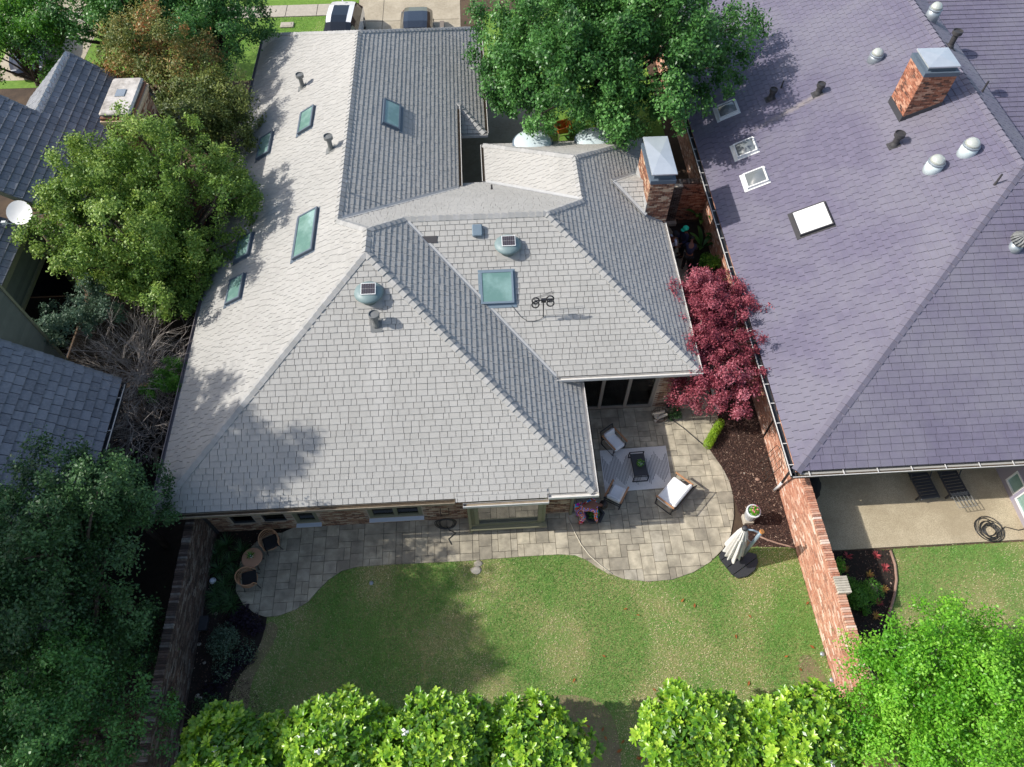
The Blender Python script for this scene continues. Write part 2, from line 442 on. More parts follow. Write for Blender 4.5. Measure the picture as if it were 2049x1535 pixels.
# clothing print: bright rings and bands in the cloth itself
def print_mat():
    m = bpy.data.materials.new('cloth_print'); m.use_nodes = True
    nt = m.node_tree; N = nt.nodes; L = nt.links; b = N['Principled BSDF']; b.inputs['Roughness'].default_value = .9
    tc = N.new('ShaderNodeTexCoord')
    vo = N.new('ShaderNodeTexVoronoi'); vo.inputs['Scale'].default_value = 3.6
    L.new(tc.outputs['Object'], vo.inputs['Vector'])
    mm = N.new('ShaderNodeMath'); mm.operation = 'MULTIPLY_ADD'; mm.inputs[1].default_value = 2.6
    sp = N.new('ShaderNodeSeparateColor'); L.new(vo.outputs['Color'], sp.inputs[0])
    L.new(vo.outputs['Distance'], mm.inputs[0]); L.new(sp.outputs[0], mm.inputs[2])
    fr = N.new('ShaderNodeMath'); fr.operation = 'FRACT'; L.new(mm.outputs[0], fr.inputs[0])
    cr = N.new('ShaderNodeValToRGB'); cr.color_ramp.interpolation = 'CONSTANT'
    cols = ['#3f1596', '#c0189a', '#1c5fae', '#4fc0d8', '#d22a22', '#ee8418', '#140d1c', '#d2214f', '#f4e6d2']
    set_ramp(cr, [(i / len(cols), rgb(c)) for i, c in enumerate(cols)])
    L.new(fr.outputs[0], cr.inputs[0]); L.new(cr.outputs[0], b.inputs['Base Color'])
    MATS['cloth_print'] = m
print_mat()

# clay streak washed down the purple roof from a pipe (a stain with its own shape)
def streak(name, a, b, wid, colr, nrm=(-.447, 0, .894)):
    m = MATS[name]; N = m.node_tree.nodes; L = m.node_tree.links; bs = N['Principled BSDF']
    a, b = Vector(a), Vector(b); d = (b - a); ln = d.length; d.normalize(); s = d.cross(Vector(nrm)).normalized()
    geo = N.new('ShaderNodeNewGeometry'); v = N.new('ShaderNodeVectorMath'); v.operation = 'SUBTRACT'; L.new(geo.outputs['Position'], v.inputs[0]); v.inputs[1].default_value = a
    def dot(vec):
        n = N.new('ShaderNodeVectorMath'); n.operation = 'DOT_PRODUCT'; L.new(v.outputs[0], n.inputs[0]); n.inputs[1].default_value = vec; return n.outputs['Value']
    def ranged(src, lo, hi, t0, t1):
        n = N.new('ShaderNodeMapRange'); n.interpolation_type = 'SMOOTHSTEP'; L.new(src, n.inputs[0])
        for i, q in enumerate((lo, hi, t0, t1)): n.inputs[i + 1].default_value = q
        return n.outputs[0]
    def mul(p, q):
        n = N.new('ShaderNodeMath'); n.operation = 'MULTIPLY'; L.new(p, n.inputs[0]); L.new(q, n.inputs[1]); return n.outputs[0]
    ab = N.new('ShaderNodeMath'); ab.operation = 'ABSOLUTE'; L.new(dot(s), ab.inputs[0])
    al = dot(d); no = N.new('ShaderNodeTexNoise'); no.inputs['Scale'].default_value = 3.5; L.new(geo.outputs['Position'], no.inputs['Vector'])
    f = mul(mul(ranged(ab.outputs[0], 0, wid, .75, 0), ranged(al, -.05, .05, 0, 1)), mul(ranged(al, ln * .3, ln, 1, 0), ranged(no.outputs['Fac'], .3, .6, .5, 1)))
    mx = N.new('ShaderNodeMix'); mx.data_type = 'RGBA'; src = bs.inputs['Base Color'].links[0].from_socket
    L.new(f, mx.inputs[0]); L.new(src, mx.inputs[6]); mx.inputs[7].default_value = (*colr, 1); L.new(mx.outputs[2], bs.inputs['Base Color'])
streak('shingle_purple', (14.3, 25.3, 5.08), (11.0, 24.6, 3.43), .26, rgb('#8f8680'))
NS_ = (0, -.502, .865)
streak('shingle_grey', (-3.58, 14.2, 5.64), (-3.5, 9.8, 3.09), .38, (.455, .44, .41), NS_)
streak('shingle_grey', (-3.3, 13.7, 5.35), (-3.2, 10.2, 3.32), .25, (.45, .435, .405), NS_)
streak('shingle_grey', (.86, 16.5, 5.15), (.9, 14.0, 3.70), .4, (.455, .44, .41), NS_)
# ------------------------------------------------------------------ ground, lawns, paving
def px(z, *uv): return [tuple(at(u, v, z))[:2] for u, v in uv]
def sheet(name, poly, z, m, thick=.03):
    mb = MB(); mb.prism(poly, z - thick, z); return struct(mb.build(name, m))
g = MB(); g.add([(-160, -120, 0), (160, -120, 0), (160, 200, 0), (-160, 200, 0)], [(0, 1, 2, 3)]); struct(g.build('ground', 'soil'))

S1, S2_ = 3.412, 4.553
edge = [(300 + x / S1, 950 + y / S1) for x, y in ((900, 400), (820, 400), (750, 440), (680, 510), (620, 600), (590, 700), (590, 800), (640, 890), (720, 950), (800, 975), (890, 962), (1000, 920), (1080, 870), (1150, 790), (1220, 720), (1310, 660), (1420, 630), (1700, 612))]
edge += [(800 + x / S2_, 930 + y / S2_) for x, y in ((0, 908), (600, 880), (850, 860), (1200, 835), (1450, 820), (1600, 830), (1700, 870), (1800, 940), (1920, 1010))]
edge += [(1100 + x / 3.069, 680 + y / 3.069) for x, y in ((350, 1430), (450, 1470), (600, 1487), (750, 1475), (880, 1430), (980, 1370), (1060, 1290), (1110, 1200), (1130, 1080), (1125, 960), (1100, 870), (1060, 790), (1010, 720), (960, 650), (985, 590), (1040, 500))]
patio_line = px(0, *edge)
patio_poly = patio_line + [(8.35, 14.4), (6.65, 14.4), (6.65, 13.65), (2.5, 13.65), (2.5, 9.58), (-6.9, 9.58)]
WB = [(532, 1256), (524, 1285), (505, 1318), (482, 1350), (462, 1385), (447, 1440)]
lawn_poly = px(0, *[e for e in edge[9:33]]) + px(0, (1440, 1110), (1500, 1095)) + [(9.98, 7.9), (9.98, -1.5), (-7.9, -1.5)] + px(0, *WB[::-1])
lawn = sheet('lawn', lawn_poly, .012, 'turf')
sheet('west_planting_bed', [(-9.5, 9.58), (-6.9, 9.58)] + patio_line[2:10] + px(0, *WB) + [(-7.9, -1.5), (-9.5, -1.5)], .008, 'dark_soil')
bed_poly = px(0, *edge[36:]) + [(8.35, 14.4), (9.98, 14.4), (9.98, 7.9)] + px(0, (1500, 1091))
sheet('mulch_bed', bed_poly, .02, 'mulch')
patio = sheet('patio', patio_poly, .022, 'joint')
# random ashlar paving: each stone its own piece, clipped to the curved edge
def ashlar(poly, parent, z, mod, x0, y0, x1, y1, sizes, m, rest, name='paver', limit=300, lim2=None):
    nx, ny = int((x1 - x0) / mod) + 1, int((y1 - y0) / mod) + 1
    used = set(); P_ = []
    for j in range(ny):
        for i in range(nx):
            if (i, j) in used: continue
            opts = sizes[:]; rng.shuffle(opts)
            for w, h in opts + [(1, 1)]:
                if all((i + a, j + b) not in used for a in range(w) for b in range(h)): break
            for a in range(w):
                for b in range(h): used.add((i + a, j + b))
            gp = .006
            q = clip(clip(poly, x0 + i * mod + gp, x0 + (i + w) * mod - gp, 0), y0 + j * mod + gp, y0 + (j + h) * mod - gp, 1)
            if len(q) < 3 or abs(area2(q)) < .002: continue
            if area2(q) < 0: q = q[::-1]
            n = len(q); zz = z + rng.uniform(-.002, .002)
            cx_, cy_ = sum(p[0] for p in q) / n, sum(p[1] for p in q) / n
            vs = [(p[0], p[1], z - .03) for p in q] + [(p[0], p[1], zz - .005) for p in q] + [(p[0] + (cx_ - p[0]) * .03, p[1] + (cy_ - p[1]) * .03, zz) for p in q]
            fs = [tuple(range(2 * n, 3 * n))]
            for k in range(n):
                l = (k + 1) % n
                fs += [(k, l, n + l, n + k), (n + k, n + l, 2 * n + l, 2 * n + k)]
            P_.append((vs, fs, rng.random(), (cx_, cy_, z), abs(area2(q)), Vector((0, 0, 1)), parent))
    emit(P_, name, m, rest, parent, limit)
ashlar(patio_poly, patio, .045, .215, -9, 6.6, 8.8, 14.6, [(3, 2), (3, 2), (2, 2), (2, 2), (2, 3), (2, 1), (1, 2)], 'paver', 'small_pavers')
side_poly = [(6.65, 14.41), (8.35, 14.41), (8.55, 17), (8.75, 20), (8.9, 21.6), (8.4, 23.2), (6.65, 23.2)]
side = sheet('side_path', side_poly, .022, 'joint')
ashlar(side_poly, side, .045, .30, 6.65, 14.4, 9.2, 23.4, [(2, 2), (2, 1), (2, 2)], 'paver', 'small_pavers')
sheet('side_bed', [(8.35, 14.41), (9.98, 14.41), (9.98, 23.4), (8.4, 23.2), (8.9, 21.6), (8.75, 20), (8.55, 17)], .015, 'dark_soil')

# neighbour's patio, bed and lawn (east of the brick wall)
sheet('neighbour_patio', [(10.25, 7.72), (18.6, 7.72), (18.6, 14), (10.25, 14)], .06, 'aggregate', .08)
nb = [(10.25, 7.68), (12.75, 7.68)] + px(0, (1785, 1100), (1793, 1150), (1788, 1200), (1778, 1230)) + [(12.4, 3.6), (12.2, 1), (12.2, -1.5), (10.25, -1.5)]
sheet('neighbour_bed', nb, .01, 'dark_soil')
nl = nb[1:-1][::-1]
nlawn_poly = [(12.75, 7.66), (26, 7.66), (26, -1.5)] + [p for p in nb[-2:1:-1]]
sheet('neighbour_lawn', nlawn_poly, .014, 'turf')
# the street side, far end of the picture
sheet('front_lawn', [(-30, 35.3), (-6.6, 35.3), (-6.6, 41.35), (-30, 41.35)], .012, 'turf_front')
sheet('front_lawn', [(3.5, 27.5), (9.4, 27.5), (9.4, 41.3), (.6, 41.3), (.6, 35), (3.5, 33)], .012, 'turf_front')
sheet('entry_walk', [(-1.3, 22.8), (.45, 22.8), (.45, 25.3), (3.4, 25.3), (3.4, 33), (.6, 35), (-1.3, 35)], .02, 'concrete')
sheet('west_yard', [(-13.1, -1.5), (-9.75, -1.5), (-9.75, 9.5), (-9.6, 9.6), (-9.6, 34), (-13.1, 34)], .008, 'dark_soil')
sheet('verge', [(-30, 42.65), (-6.7, 42.65), (-6.7, 46), (-30, 46)], .012, 'turf_front')
drv = sheet('driveway', [(-6.55, 35.2), (-.7, 35.2), (-.65, 47), (-6.75, 47)], .02, 'concrete')
mb = MB()
for y in (37.2, 40.6, 43.6): mb.box((-3.6, y, .021), (5.7, .03, .004))
mb.box((-5.2, 41, .0215), (.03, 11, .004)); mb.build('joint', 'joint', drv)
sw = struct(thing('sidewalk', '', ''))
for k in ('label', 'category'): del sw[k]
x = -29.0
while x < -7.5:
    mb = MB(); mb.cham((x + .9, 42.0, .02), (1.78, 1.22, .06), .01); mb.build('slab', 'concrete_pale', sw); x += 1.81
sheet('neighbour_driveway', [(-26, 36), (-21.5, 36), (-21.5, 46), (-26, 46)], .02, 'concrete')

bare = [smooth_poly(q) for q in ([(.5, 3.4), (1.3, 3.8), (2.6, 3.7), (3.3, 3.1), (3.2, .8), (.8, .8)], px(0, (534, 1240), (560, 1252), (548, 1290), (520, 1330), (500, 1375), (500, 1420), (447, 1440), (462, 1385), (482, 1350), (505, 1318), (524, 1285)), [(8.9, 4.3), (9.6, 4.6), (9.95, 3.0), (9.9, 1), (9.2, 1)])]
for q in bare: sheet('bare_soil', q, .017, 'bare_dirt')
def grass(name, poly, n, z, ln=(.035, .07), dry=0.35, clear=None):
    xs = [p[0] for p in poly]; ys = [p[1] for p in poly]
    X = npr.uniform(min(xs), max(xs), n); Y = npr.uniform(max(min(ys), .3), max(ys), n)
    k = inside(poly, X, Y)
    for q in clear or (): k &= ~(inside(q, X + npr.normal(size=n) * .22, Y + npr.normal(size=n) * .22) & (npr.random(n) < .82))
    X, Y = X[k], Y[k]
    # dry patches: a smooth random field
    f = np.zeros(len(X))
    for i in range(9):
        a, b, c = npr.uniform(.2, 3.2), npr.uniform(.2, 3.2), npr.uniform(0, 6)
        f += np.sin(a * X + b * Y * (1 if i % 2 else -1) + c)
    f = f / 9 ** .5
    p = 1 / (1 + np.exp(-(f * 4.6 - 1.3 + 3 * dry + np.clip((5.2 - Y) * .55, -1.6, 1.6) * (max(ys) < 9))))
    isdry = npr.random(len(X)) < .04 + p * .86
    keep = ~(isdry & (npr.random(len(X)) < .6))
    X, Y, isdry = X[keep], Y[keep], isdry[keep]
    m = len(X); X = X + npr.normal(size=m) * .02; Y = Y + npr.normal(size=m) * .02; L = npr.uniform(*ln, m); a = npr.uniform(0, 6.283, m); lean = npr.uniform(.25, 1.0, m); w = npr.uniform(.005, .011, m)
    dx, dy = np.cos(a), np.sin(a); base = np.stack([X, Y, np.full(m, z)], 1)
    side_ = np.stack([-dy * w, dx * w, np.zeros(m)], 1)
    tip = base + np.stack([dx * L * lean, dy * L * lean, L * np.sqrt(np.maximum(.05, 1 - lean ** 2)) + .005], 1)
    V = np.stack([base - side_, base + side_, tip], 1).reshape(-1, 3)
    rn = np.where(isdry, npr.uniform(.72, 1, m), npr.uniform(0, .68, m))
    o = raw_mesh(name, V, np.arange(3 * m).reshape(-1, 3), rn, 'blade', kind='stuff')
    return o
tag(grass('grass', lawn_poly, 260000, .012, clear=bare), 'patchy green and straw turf covering the back lawn', 'grass')
tag(grass('grass', nlawn_poly, 130000, .014, dry=.42), "bright patchy turf on the neighbour's lawn east of the wall", 'grass')
tag(grass('grass', [(-14, 38), (-6.6, 38), (-6.6, 41.35), (-14, 41.35)], 16000, .012, dry=-.4), 'bright green turf beside the parked white car', 'grass')

def chips(name, poly, n, z, label, size=(.02, .06)):
    xs = [p[0] for p in poly]; ys = [p[1] for p in poly]
    X = npr.uniform(min(xs), max(xs), n); Y = npr.uniform(min(ys), max(ys), n)
    k = inside(poly, X, Y); X, Y = X[k], Y[k]; m = len(X)
    a = npr.uniform(0, 6.283, m); L = npr.uniform(*size, m) / 2; w = L * npr.uniform(.25, .6, m)
    c = np.stack([X, Y, z + npr.uniform(.004, .03, m)], 1); t = npr.uniform(-.5, .5, m); t2 = npr.uniform(-.6, .6, m)
    u = np.stack([np.cos(a) * L, np.sin(a) * L, t * L], 1); v = np.stack([-np.sin(a) * w, np.cos(a) * w, t2 * w], 1)
    V = np.stack([c - u - v, c + u - v, c + u + v, c - u + v], 1).reshape(-1, 3)
    rn = npr.random(m) ** 1.4; rn[npr.random(m) < .012] = 1
    return tag(raw_mesh(name, V, np.arange(4 * m).reshape(-1, 4), rn, 'chip', kind='stuff'), label, 'mulch')
chips('bark_mulch', bed_poly, 22000, .02, 'dark red brown bark chips in the bed beside the curved patio')
chips('bark_mulch', nb, 9000, .012, "dark bark chips in the neighbour's bed below the brick wall")
chips('bark_mulch', [(-9.5, 9.5), (-6.9, 9.5), (-8, 5), (-7.2, 4), (-7.9, 0), (-9.5, 0)], 9000, .01, 'dark bark litter in the shaded bed along the west brick wall', (.02, .05))
# ------------------------------------------------------------------ roofs
def plane_of(poly):
    n = Vector((0, 0, 0)); P_ = [Vector(p) for p in poly]
    for i in range(len(P_)):
        a, b = P_[i - 1], P_[i]
        n += Vector(((a.y - b.y) * (a.z + b.z), (a.z - b.z) * (a.x + b.x), (a.x - b.x) * (a.y + b.y)))
    n.normalize()
    return n if n.z > 0 else -n
def basis(n):
    v = Vector((0, 0, 1)) - n * n.z; v.normalize(); return v.cross(n), v, n
def slope(house, poly, expo, widths, store, h0=.026, name='roof_slope', jit=.004, deck='deck_dark', gap=.007, holes=()):
    """deck sheet (a part) + shingle pieces appended to store"""
    n = plane_of(poly); u, v, n = basis(n); o = Vector(poly[0])
    P2 = [((Vector(p) - o).dot(u), (Vector(p) - o).dot(v)) for p in poly]
    if area2(P2) < 0: P2 = P2[::-1]
    mb = MB(); dk = [o + u * a + v * b - n * .012 for a, b in P2]; m_ = len(dk)
    mb.add(dk + [p - n * .12 for p in dk], [tuple(range(m_)), tuple(range(2 * m_ - 1, m_ - 1, -1))] + [(i, m_ + i, m_ + (i + 1) % m_, (i + 1) % m_) for i in range(m_)])
    part = mb.build(name, deck, house)
    vmin, vmax = min(p[1] for p in P2), max(p[1] for p in P2); umin, umax = min(p[0] for p in P2), max(p[0] for p in P2)
    i = 0; vv = vmin
    while vv < vmax:
        strip = clip(P2, vv, vv + expo + .015, 1)
        if len(strip) >= 3:
            su0, su1 = min(p[0] for p in strip), max(p[0] for p in strip)
            a = su0 - rng.uniform(0, max(widths)); 
            while a < su1:
                w = rng.choice(widths); q = clip(strip, a + gap, a + w - gap, 0); a += w
                if len(q) < 3: continue
                ar = abs(area2(q))
                if ar < .0015: continue
                if area2(q) < 0: q = q[::-1]
                dj = rng.uniform(-jit, jit); m = len(q); tl = rng.uniform(-jit, jit) * .5
                def hh(p): return (h0 + dj) * (1 - (p[1] - vv) / (expo + .015)) + .006 + tl * (p[0] - a) / w
                top = [o + u * p[0] + v * p[1] + n * hh(p) for p in q]
                bot = [o + u * p[0] + v * p[1] - n * .013 for p in q]
                fs = [tuple(range(m))] + [(k, m + k, m + (k + 1) % m, (k + 1) % m) for k in range(m)]
                c = sum(top, Vector()) / m
                store.append((top + bot, fs, rng.random(), tuple(c), ar, n, part))
        vv += expo; i += 1
    return part, (o, u, v, n)
def caps(house, p0, p1, n1, n2, m='cap_grey', wid=.155, expo=.235, name='ridge_cap', h=.045):
    p0, p1 = Vector(p0), Vector(p1); a = (p1 - p0); L = a.length; a.normalize()
    def side_(n):
        s = n.cross(a)
        if s.z > 0: s = -s
        return s.normalized()
    s1, s2 = side_(n1), side_(n2)
    if abs(s1.dot(s2)) > .999 or (s1 - s2).length < .2: s2 = -s1
    up = (n1 + n2).normalized(); t = 0.0
    while t < L - .02:
        e = min(t + expo + .02, L); mb = MB(); j = rng.uniform(-.006, .006)
        rows = []
        for q, hh in ((t, h + .026 + j), (e, h - .006 + j)):
            c = p0 + a * q + up * hh
            rows += [c + s1 * wid - up * .012, c, c + s2 * wid - up * .012]
        low = [p - up * .05 for p in rows]
        mb.add(rows + low, [(0, 3, 4, 1), (1, 4, 5, 2), (0, 1, 7, 6), (1, 2, 8, 7), (3, 0, 6, 9), (2, 5, 11, 8), (4, 3, 9, 10), (5, 4, 10, 11)])
        mb.build(name, m, house); t += expo
def valley(house, p0, p1, n1, n2, m='flashing', wid=.10, h=.04, name='valley_flashing'):
    p0, p1 = Vector(p0), Vector(p1); a = (p1 - p0).normalized()
    def side_(n):
        s = n.cross(a)
        if s.z < 0: s = -s
        return s.normalized()
    s1, s2 = side_(n1), side_(n2); up = (n1 + n2).normalized()
    mb = MB()
    vs = [p + d + up * h for p in (p0, p1) for d in (s1 * wid, Vector(), s2 * wid)]
    mb.add(vs + [p - up * .012 for p in vs], [(0, 3, 4, 1), (1, 4, 5, 2), (7, 10, 9, 6), (8, 11, 10, 7), (0, 6, 9, 3), (2, 5, 11, 8), (0, 1, 7, 6), (1, 2, 8, 7), (4, 3, 9, 10), (5, 4, 10, 11)])
    mb.build(name, m, house)
def gutter(house, p0, p1, out, m='gutter_white', inside_m='gutter_litter', w=.13, d=.11, hangers=0, hm='gutter_white'):
    p0, p1, out = Vector(p0), Vector(p1), Vector(out).normalized(); a = (p1 - p0).normalized(); L = (p1 - p0).length
    M = Matrix((a, out, Vector((0, 0, 1)))).transposed().to_4x4(); M.translation = p0
    mb = MB(M); t = .006
    mb.box((L / 2, .004, -d / 2), (L, t, d)); mb.box((L / 2, w / 2, -d), (L, w, t)); mb.box((L / 2, w, -d / 2 + .005), (L, t, d + .01))
    mb.box((L / 2, w - .008, .012), (L, .022, .008))
    for x in (0, L): mb.box((x, w / 2, -d / 2), (t, w, d))
    o = mb.build('gutter', m, house)
    mb = MB(M); mb.box((L / 2, w / 2, -d + .018), (L - .02, w - .012, .02)); mb.build('litter', inside_m, o)
    for i in range(hangers):
        mb = MB(M); mb.box((L * (i + .5) / hangers, w / 2, .008), (.03, w, .006)); mb.build('hanger', hm, o)
    return o
def bricks(mb, o, u, w, L, Hh, n, holes=(), bl=.205, bh=.068, proud=.007, skew=None):
    """running bond on the plane o + u*s + z*t; n outward"""
    o, u, n = Vector(o), Vector(u), Vector(n); z = Vector((0, 0, 1)) if w is None else Vector(w); row = 0; t = .004
    while t < Hh - .02:
        s = -(row % 2) * bl / 2; t1 = min(t + bh - .010, Hh)
        while s < L:
            a, b = max(s + .005, 0), min(s + bl - .005, L); s += bl
            if b - a < .02: continue
            if any(a < h[1] and b > h[0] and t < h[3] and t1 > h[2] for h in holes): continue
            if skew and not skew(a, b, t): continue
            d = n * (proud + rng.uniform(-.003, .005))
            q = [o + u * a + z * t, o + u * b + z * t, o + u * b + z * t1, o + u * a + z * t1]
            v = [p + d for p in q]
            mb.add(q + v, [(4, 5, 6, 7), (0, 1, 5, 4), (1, 2, 6, 5), (2, 3, 7, 6), (3, 0, 4, 7)])
        t += bh; row += 1
def skylight(house, cen, fr, du, dv, hgt=.11, frame_m='frame_slate', glass_m='skylight_glass', fw=.07, name='skylight', dome=False):
    """cen in world on the slope, fr=(o,u,v,n)"""
    _, u, v, n = fr; M = Matrix((u, v, n)).transposed().to_4x4(); M.translation = Vector(cen)
    mb = MB(M)
    for x, y, sx, sy in ((0, -dv / 2 + fw / 2, du, fw), (0, dv / 2 - fw / 2, du, fw), (-du / 2 + fw / 2, 0, fw, dv - 2 * fw), (du / 2 - fw / 2, 0, fw, dv - 2 * fw)):
        mb.box((x, y, hgt / 2), (sx, sy, hgt + .06))
    mb.box((0, -dv / 2 - .07, .035), (du + .16, .14, .012)); mb.box((0, 0, .028), (du + .12, dv + .10, .010))
    o = mb.build(name, frame_m, house)
    mb = MB(M)
    if dome:
        k = 6; vs = []
        for i in range(k + 1):
            for j in range(k + 1):
                a, b = i / k * 2 - 1, j / k * 2 - 1
                vs.append((a * (du / 2 - fw), b * (dv / 2 - fw), hgt + .15 * (1 - a * a) * (1 - b * b)))
        mb.add(vs, [(i * (k + 1) + j, (i + 1) * (k + 1) + j, (i + 1) * (k + 1) + j + 1, i * (k + 1) + j + 1) for i in range(k) for j in range(k)])
        mb.build('dome', glass_m, o, smooth=True)
    else:
        mb.box((0, 0, hgt + .005), (du - 2 * fw, dv - 2 * fw, .012)); mb.build('pane', glass_m, o)
    return o
def roofz(fr, x, y):
    o, u, v, n = fr; return o.z - (n.x * (x - o.x) + n.y * (y - o.y)) / n.z
def vent_pipe(house, x, y, fr, h=.45, r=.055, m='pipe_grey', top=None, name='vent_pipe', collar=True):
    z = roofz(fr, x, y); mb = MB()
    if collar:
        _, u, v, n = fr; M = Matrix((u, v, n)).transposed().to_4x4(); M.translation = Vector((x, y, z)); f = MB(M); f.box((0, -.02, .034), (.36, .42, .008))
    mb.lathe([(r * 1.5, -.12), (r * 1.3, .05), (r, .14), (r, h)], (x, y, z), 14)
    o = mb.build(name, m, house, smooth=False)
    if collar: f.build('base_flashing', m, o)
    if top:
        mb = MB(); mb.lathe([(r * 1.1, h - .05), (top, h), (top, h + .13), (top * .86, h + .135), (top * .84, h + .09), (0, h + .10)], (x, y, z), 18)
        mb.build('cowl', m, o, smooth=False)
    return o
def solar_fan(house, x, y, fr):
    z = roofz(fr, x, y); e = MB(); e.lathe([(.32, -.25), (.32, .06), (.43, .07), (.46, .12), (.43, .19), (.30, .27), (0, .31)], (x, y, z), 28)
    o = e.build('solar_fan', 'fan_green', house, smooth=True)
    _, u, v, n = fr; M = Matrix((u, v, n)).transposed().to_4x4(); M.translation = Vector((x, y, z))
    f = MB(M); f.box((0, -.04, .035), (.80, .80, .008)); f.build('base_flashing', 'shingle_grey', o)
    Mp = Matrix.Translation((x + .02, y - .05, z + .345)) @ Matrix.Rotation(R(12), 4, 'X')
    p = MB(Mp); p.box((0, 0, 0), (.46, .40, .02)); q = p.build('panel_frame', 'white_trim', o)
    p = MB(Mp)
    for i in range(6):
        for j in range(2): p.box((-.175 + i * .07, -.09 + j * .18, .013), (.064, .172, .006))
    p.build('solar_cells', 'fan_cell', q)
    p = MB(); p.cyl((x, y, z + .3), (x + .02, y + .02, z + .37), .02); p.build('bracket', 'pipe_dark', o)

# ================================================================== the grey-roofed house
H1 = thing('brick_house', 'large brick house with light grey shingle hip roof and skylights in the middle', 'house', (-3.5, 16, 0))
K = .58
FL, FR, A, B, J, Kp, NW = (-10.45, 9.13, 2.7), (3.07, 9.13, 2.7), (-3.69, 15.89, 6.62), (-3.69, 16.9, 6.62), (-4.85, 18.06, 5.948), (-4.85, 29.4, 5.948), (-10.45, 35.0, 2.7)
M_, V_, PR, RR, C_, D_ = (-2.62, 17.97, 6.0), (2.21, 13.13, 3.2), (7.05, 13.13, 3.2), (2.21, 17.97, 6.0), (3.65, 19.41, 5.17), (3.65, 21.8, 5.17)
NE2, NW2, SW2, VJ = (7.05, 25.2, 3.2), (.25, 25.2, 3.2), (.25, 22.81, 3.2), (-.86, 22.05, 3.634)
J1, J2, NE, J3 = (-.86, 26.3, 3.634), (.32, 26.3, 2.95), (.32, 34.57, 2.95), (-.86, 27.48, 3.634)
SH = []; WID = [.17, .24, .26, .33, .34]; EX = .19
sW, fW = slope(H1, [FL, A, B, J, Kp, NW], EX, WID, SH)
sS, fS = slope(H1, [FL, FR, A], EX, WID, SH)
sE, fE = slope(H1, [FR, (3.07, 13.62, 2.7), (2.21, 13.62, 3.2), V_, M_, B, A], EX, WID, SH)
s2, fS2 = slope(H1, [V_, PR, RR, M_], EX, WID, SH)
sE2, fE2 = slope(H1, [PR, NE2, D_, C_, RR], EX, WID, SH)
sN, fN = slope(H1, [B, M_, RR, C_, SW2, (-.86, 22.81, 3.19), VJ, J], EX, WID, SH)
sW2, fW2 = slope(H1, [SW2, C_, D_, NW2], EX, WID, SH)
sN3, fN3 = slope(H1, [NW2, NE2, D_], EX, WID, SH)
sWE, fWE = slope(H1, [J, VJ, J1, J3, J2, NE, Kp], EX, WID, SH)
sN4, fN4 = slope(H1, [NW, NE, Kp], EX, WID, SH)
sJ, fJ = slope(H1, [J2, J3, (-.86, 26.3, 2.95)], EX, WID, SH)
bay, fB = slope(H1, [(-1.22, 9.02, 2.66), (1.62, 9.02, 2.66), (1.62, 9.26, 2.80), (-1.22, 9.26, 2.80)], EX, WID, SH)
# saddle behind the chimney
ck0, ck1, ck2, ckS, ckN = (5.1, 21.2, 4.40), (6.28, 21.2, 4.40), None, (6.28, 20.02, 3.70), (6.28, 22.4, 3.70)
sC1, fC1 = slope(H1, [ck0, ckS, ck1], EX, WID, SH)
sC2, fC2 = slope(H1, [ck0, ck1, ckN], EX, WID, SH)
emit(SH, 'shingle', 'shingle_grey', 'shingle_field', H1)
nW, nS, nE, nS2, nE2, nN, nW2, nN3, nWE, nN4, nJ = (f[3] for f in (fW, fS, fE, fS2, fE2, fN, fW2, fN3, fWE, fN4, fJ))
for a, b, n1, n2 in ((FL, A, nW, nS), (FR, A, nE, nS), (A, B, nW, nE), (M_, B, nE, nN), (J, B, nW, nN), (J, Kp, nW, nWE), (M_, RR, nS2, nN), (PR, RR, nS2, nE2),
                     (C_, RR, nN, nE2), (C_, D_, nW2, nE2), (NW2, D_, nW2, nN3), (NE2, D_, nE2, nN3), (NW, Kp, nW, nN4), (NE, Kp, nWE, nN4), (J2, J3, nJ, nWE)):
    caps(H1, a, b, n1, n2)
for a, b, n1, n2 in ((V_, M_, nE, nS2), (SW2, C_, nN, nW2), (VJ, J, nWE, nN), (ckS, ck0, fC1[3], nE2), (ckN, ck0, fC2[3], nE2)):
    valley(H1, a, b, n1, n2, wid=.07 if b == M_ else .1)
# gutters, fascias, downspouts
gutter(H1, (-10.47, 9.10, 2.70), (-1.25, 9.10, 2.70), (0, -1, 0), 'gutter_tan')
gutter(H1, (1.65, 9.10, 2.70), (3.22, 9.10, 2.70), (0, -1, 0), 'gutter_white', 'gutter_white')
gutter(H1, (-1.0, 9.0, 2.60), (1.66, 9.0, 2.60), (0, -1, 0), 'gutter_white', 'gutter_tan')
gutter(H1, (3.09, 9.10, 2.70), (3.09, 13.6, 2.70), (1, 0, 0), 'gutter_white', 'gutter_white')
gutter(H1, (2.25, 13.10, 3.2), (7.2, 13.10, 3.2), (0, -1, 0), 'gutter_white', 'gutter_white')
gutter(H1, (7.07, 13.1, 3.2), (7.07, 20.1, 3.2), (1, 0, 0), 'gutter_white', 'gutter_white')
gutter(H1, (-10.47, 9.1, 2.7), (-10.47, 35, 2.7), (-1, 0, 0), 'gutter_mauve', 'gutter_mauve')
gutter(H1, (.34, 26.3, 2.95), (.34, 34.5, 2.95), (1, 0, 0)); gutter(H1, (-.84, 22.2, 3.62), (-.84, 27.4, 3.62), (1, 0, 0)); gutter(H1, (.23, 22.9, 3.2), (.23, 25.2, 3.2), (-1, 0, 0))
gutter(H1, (-.8, 26.28, 2.95), (.45, 26.28, 2.95), (0, -1, 0))
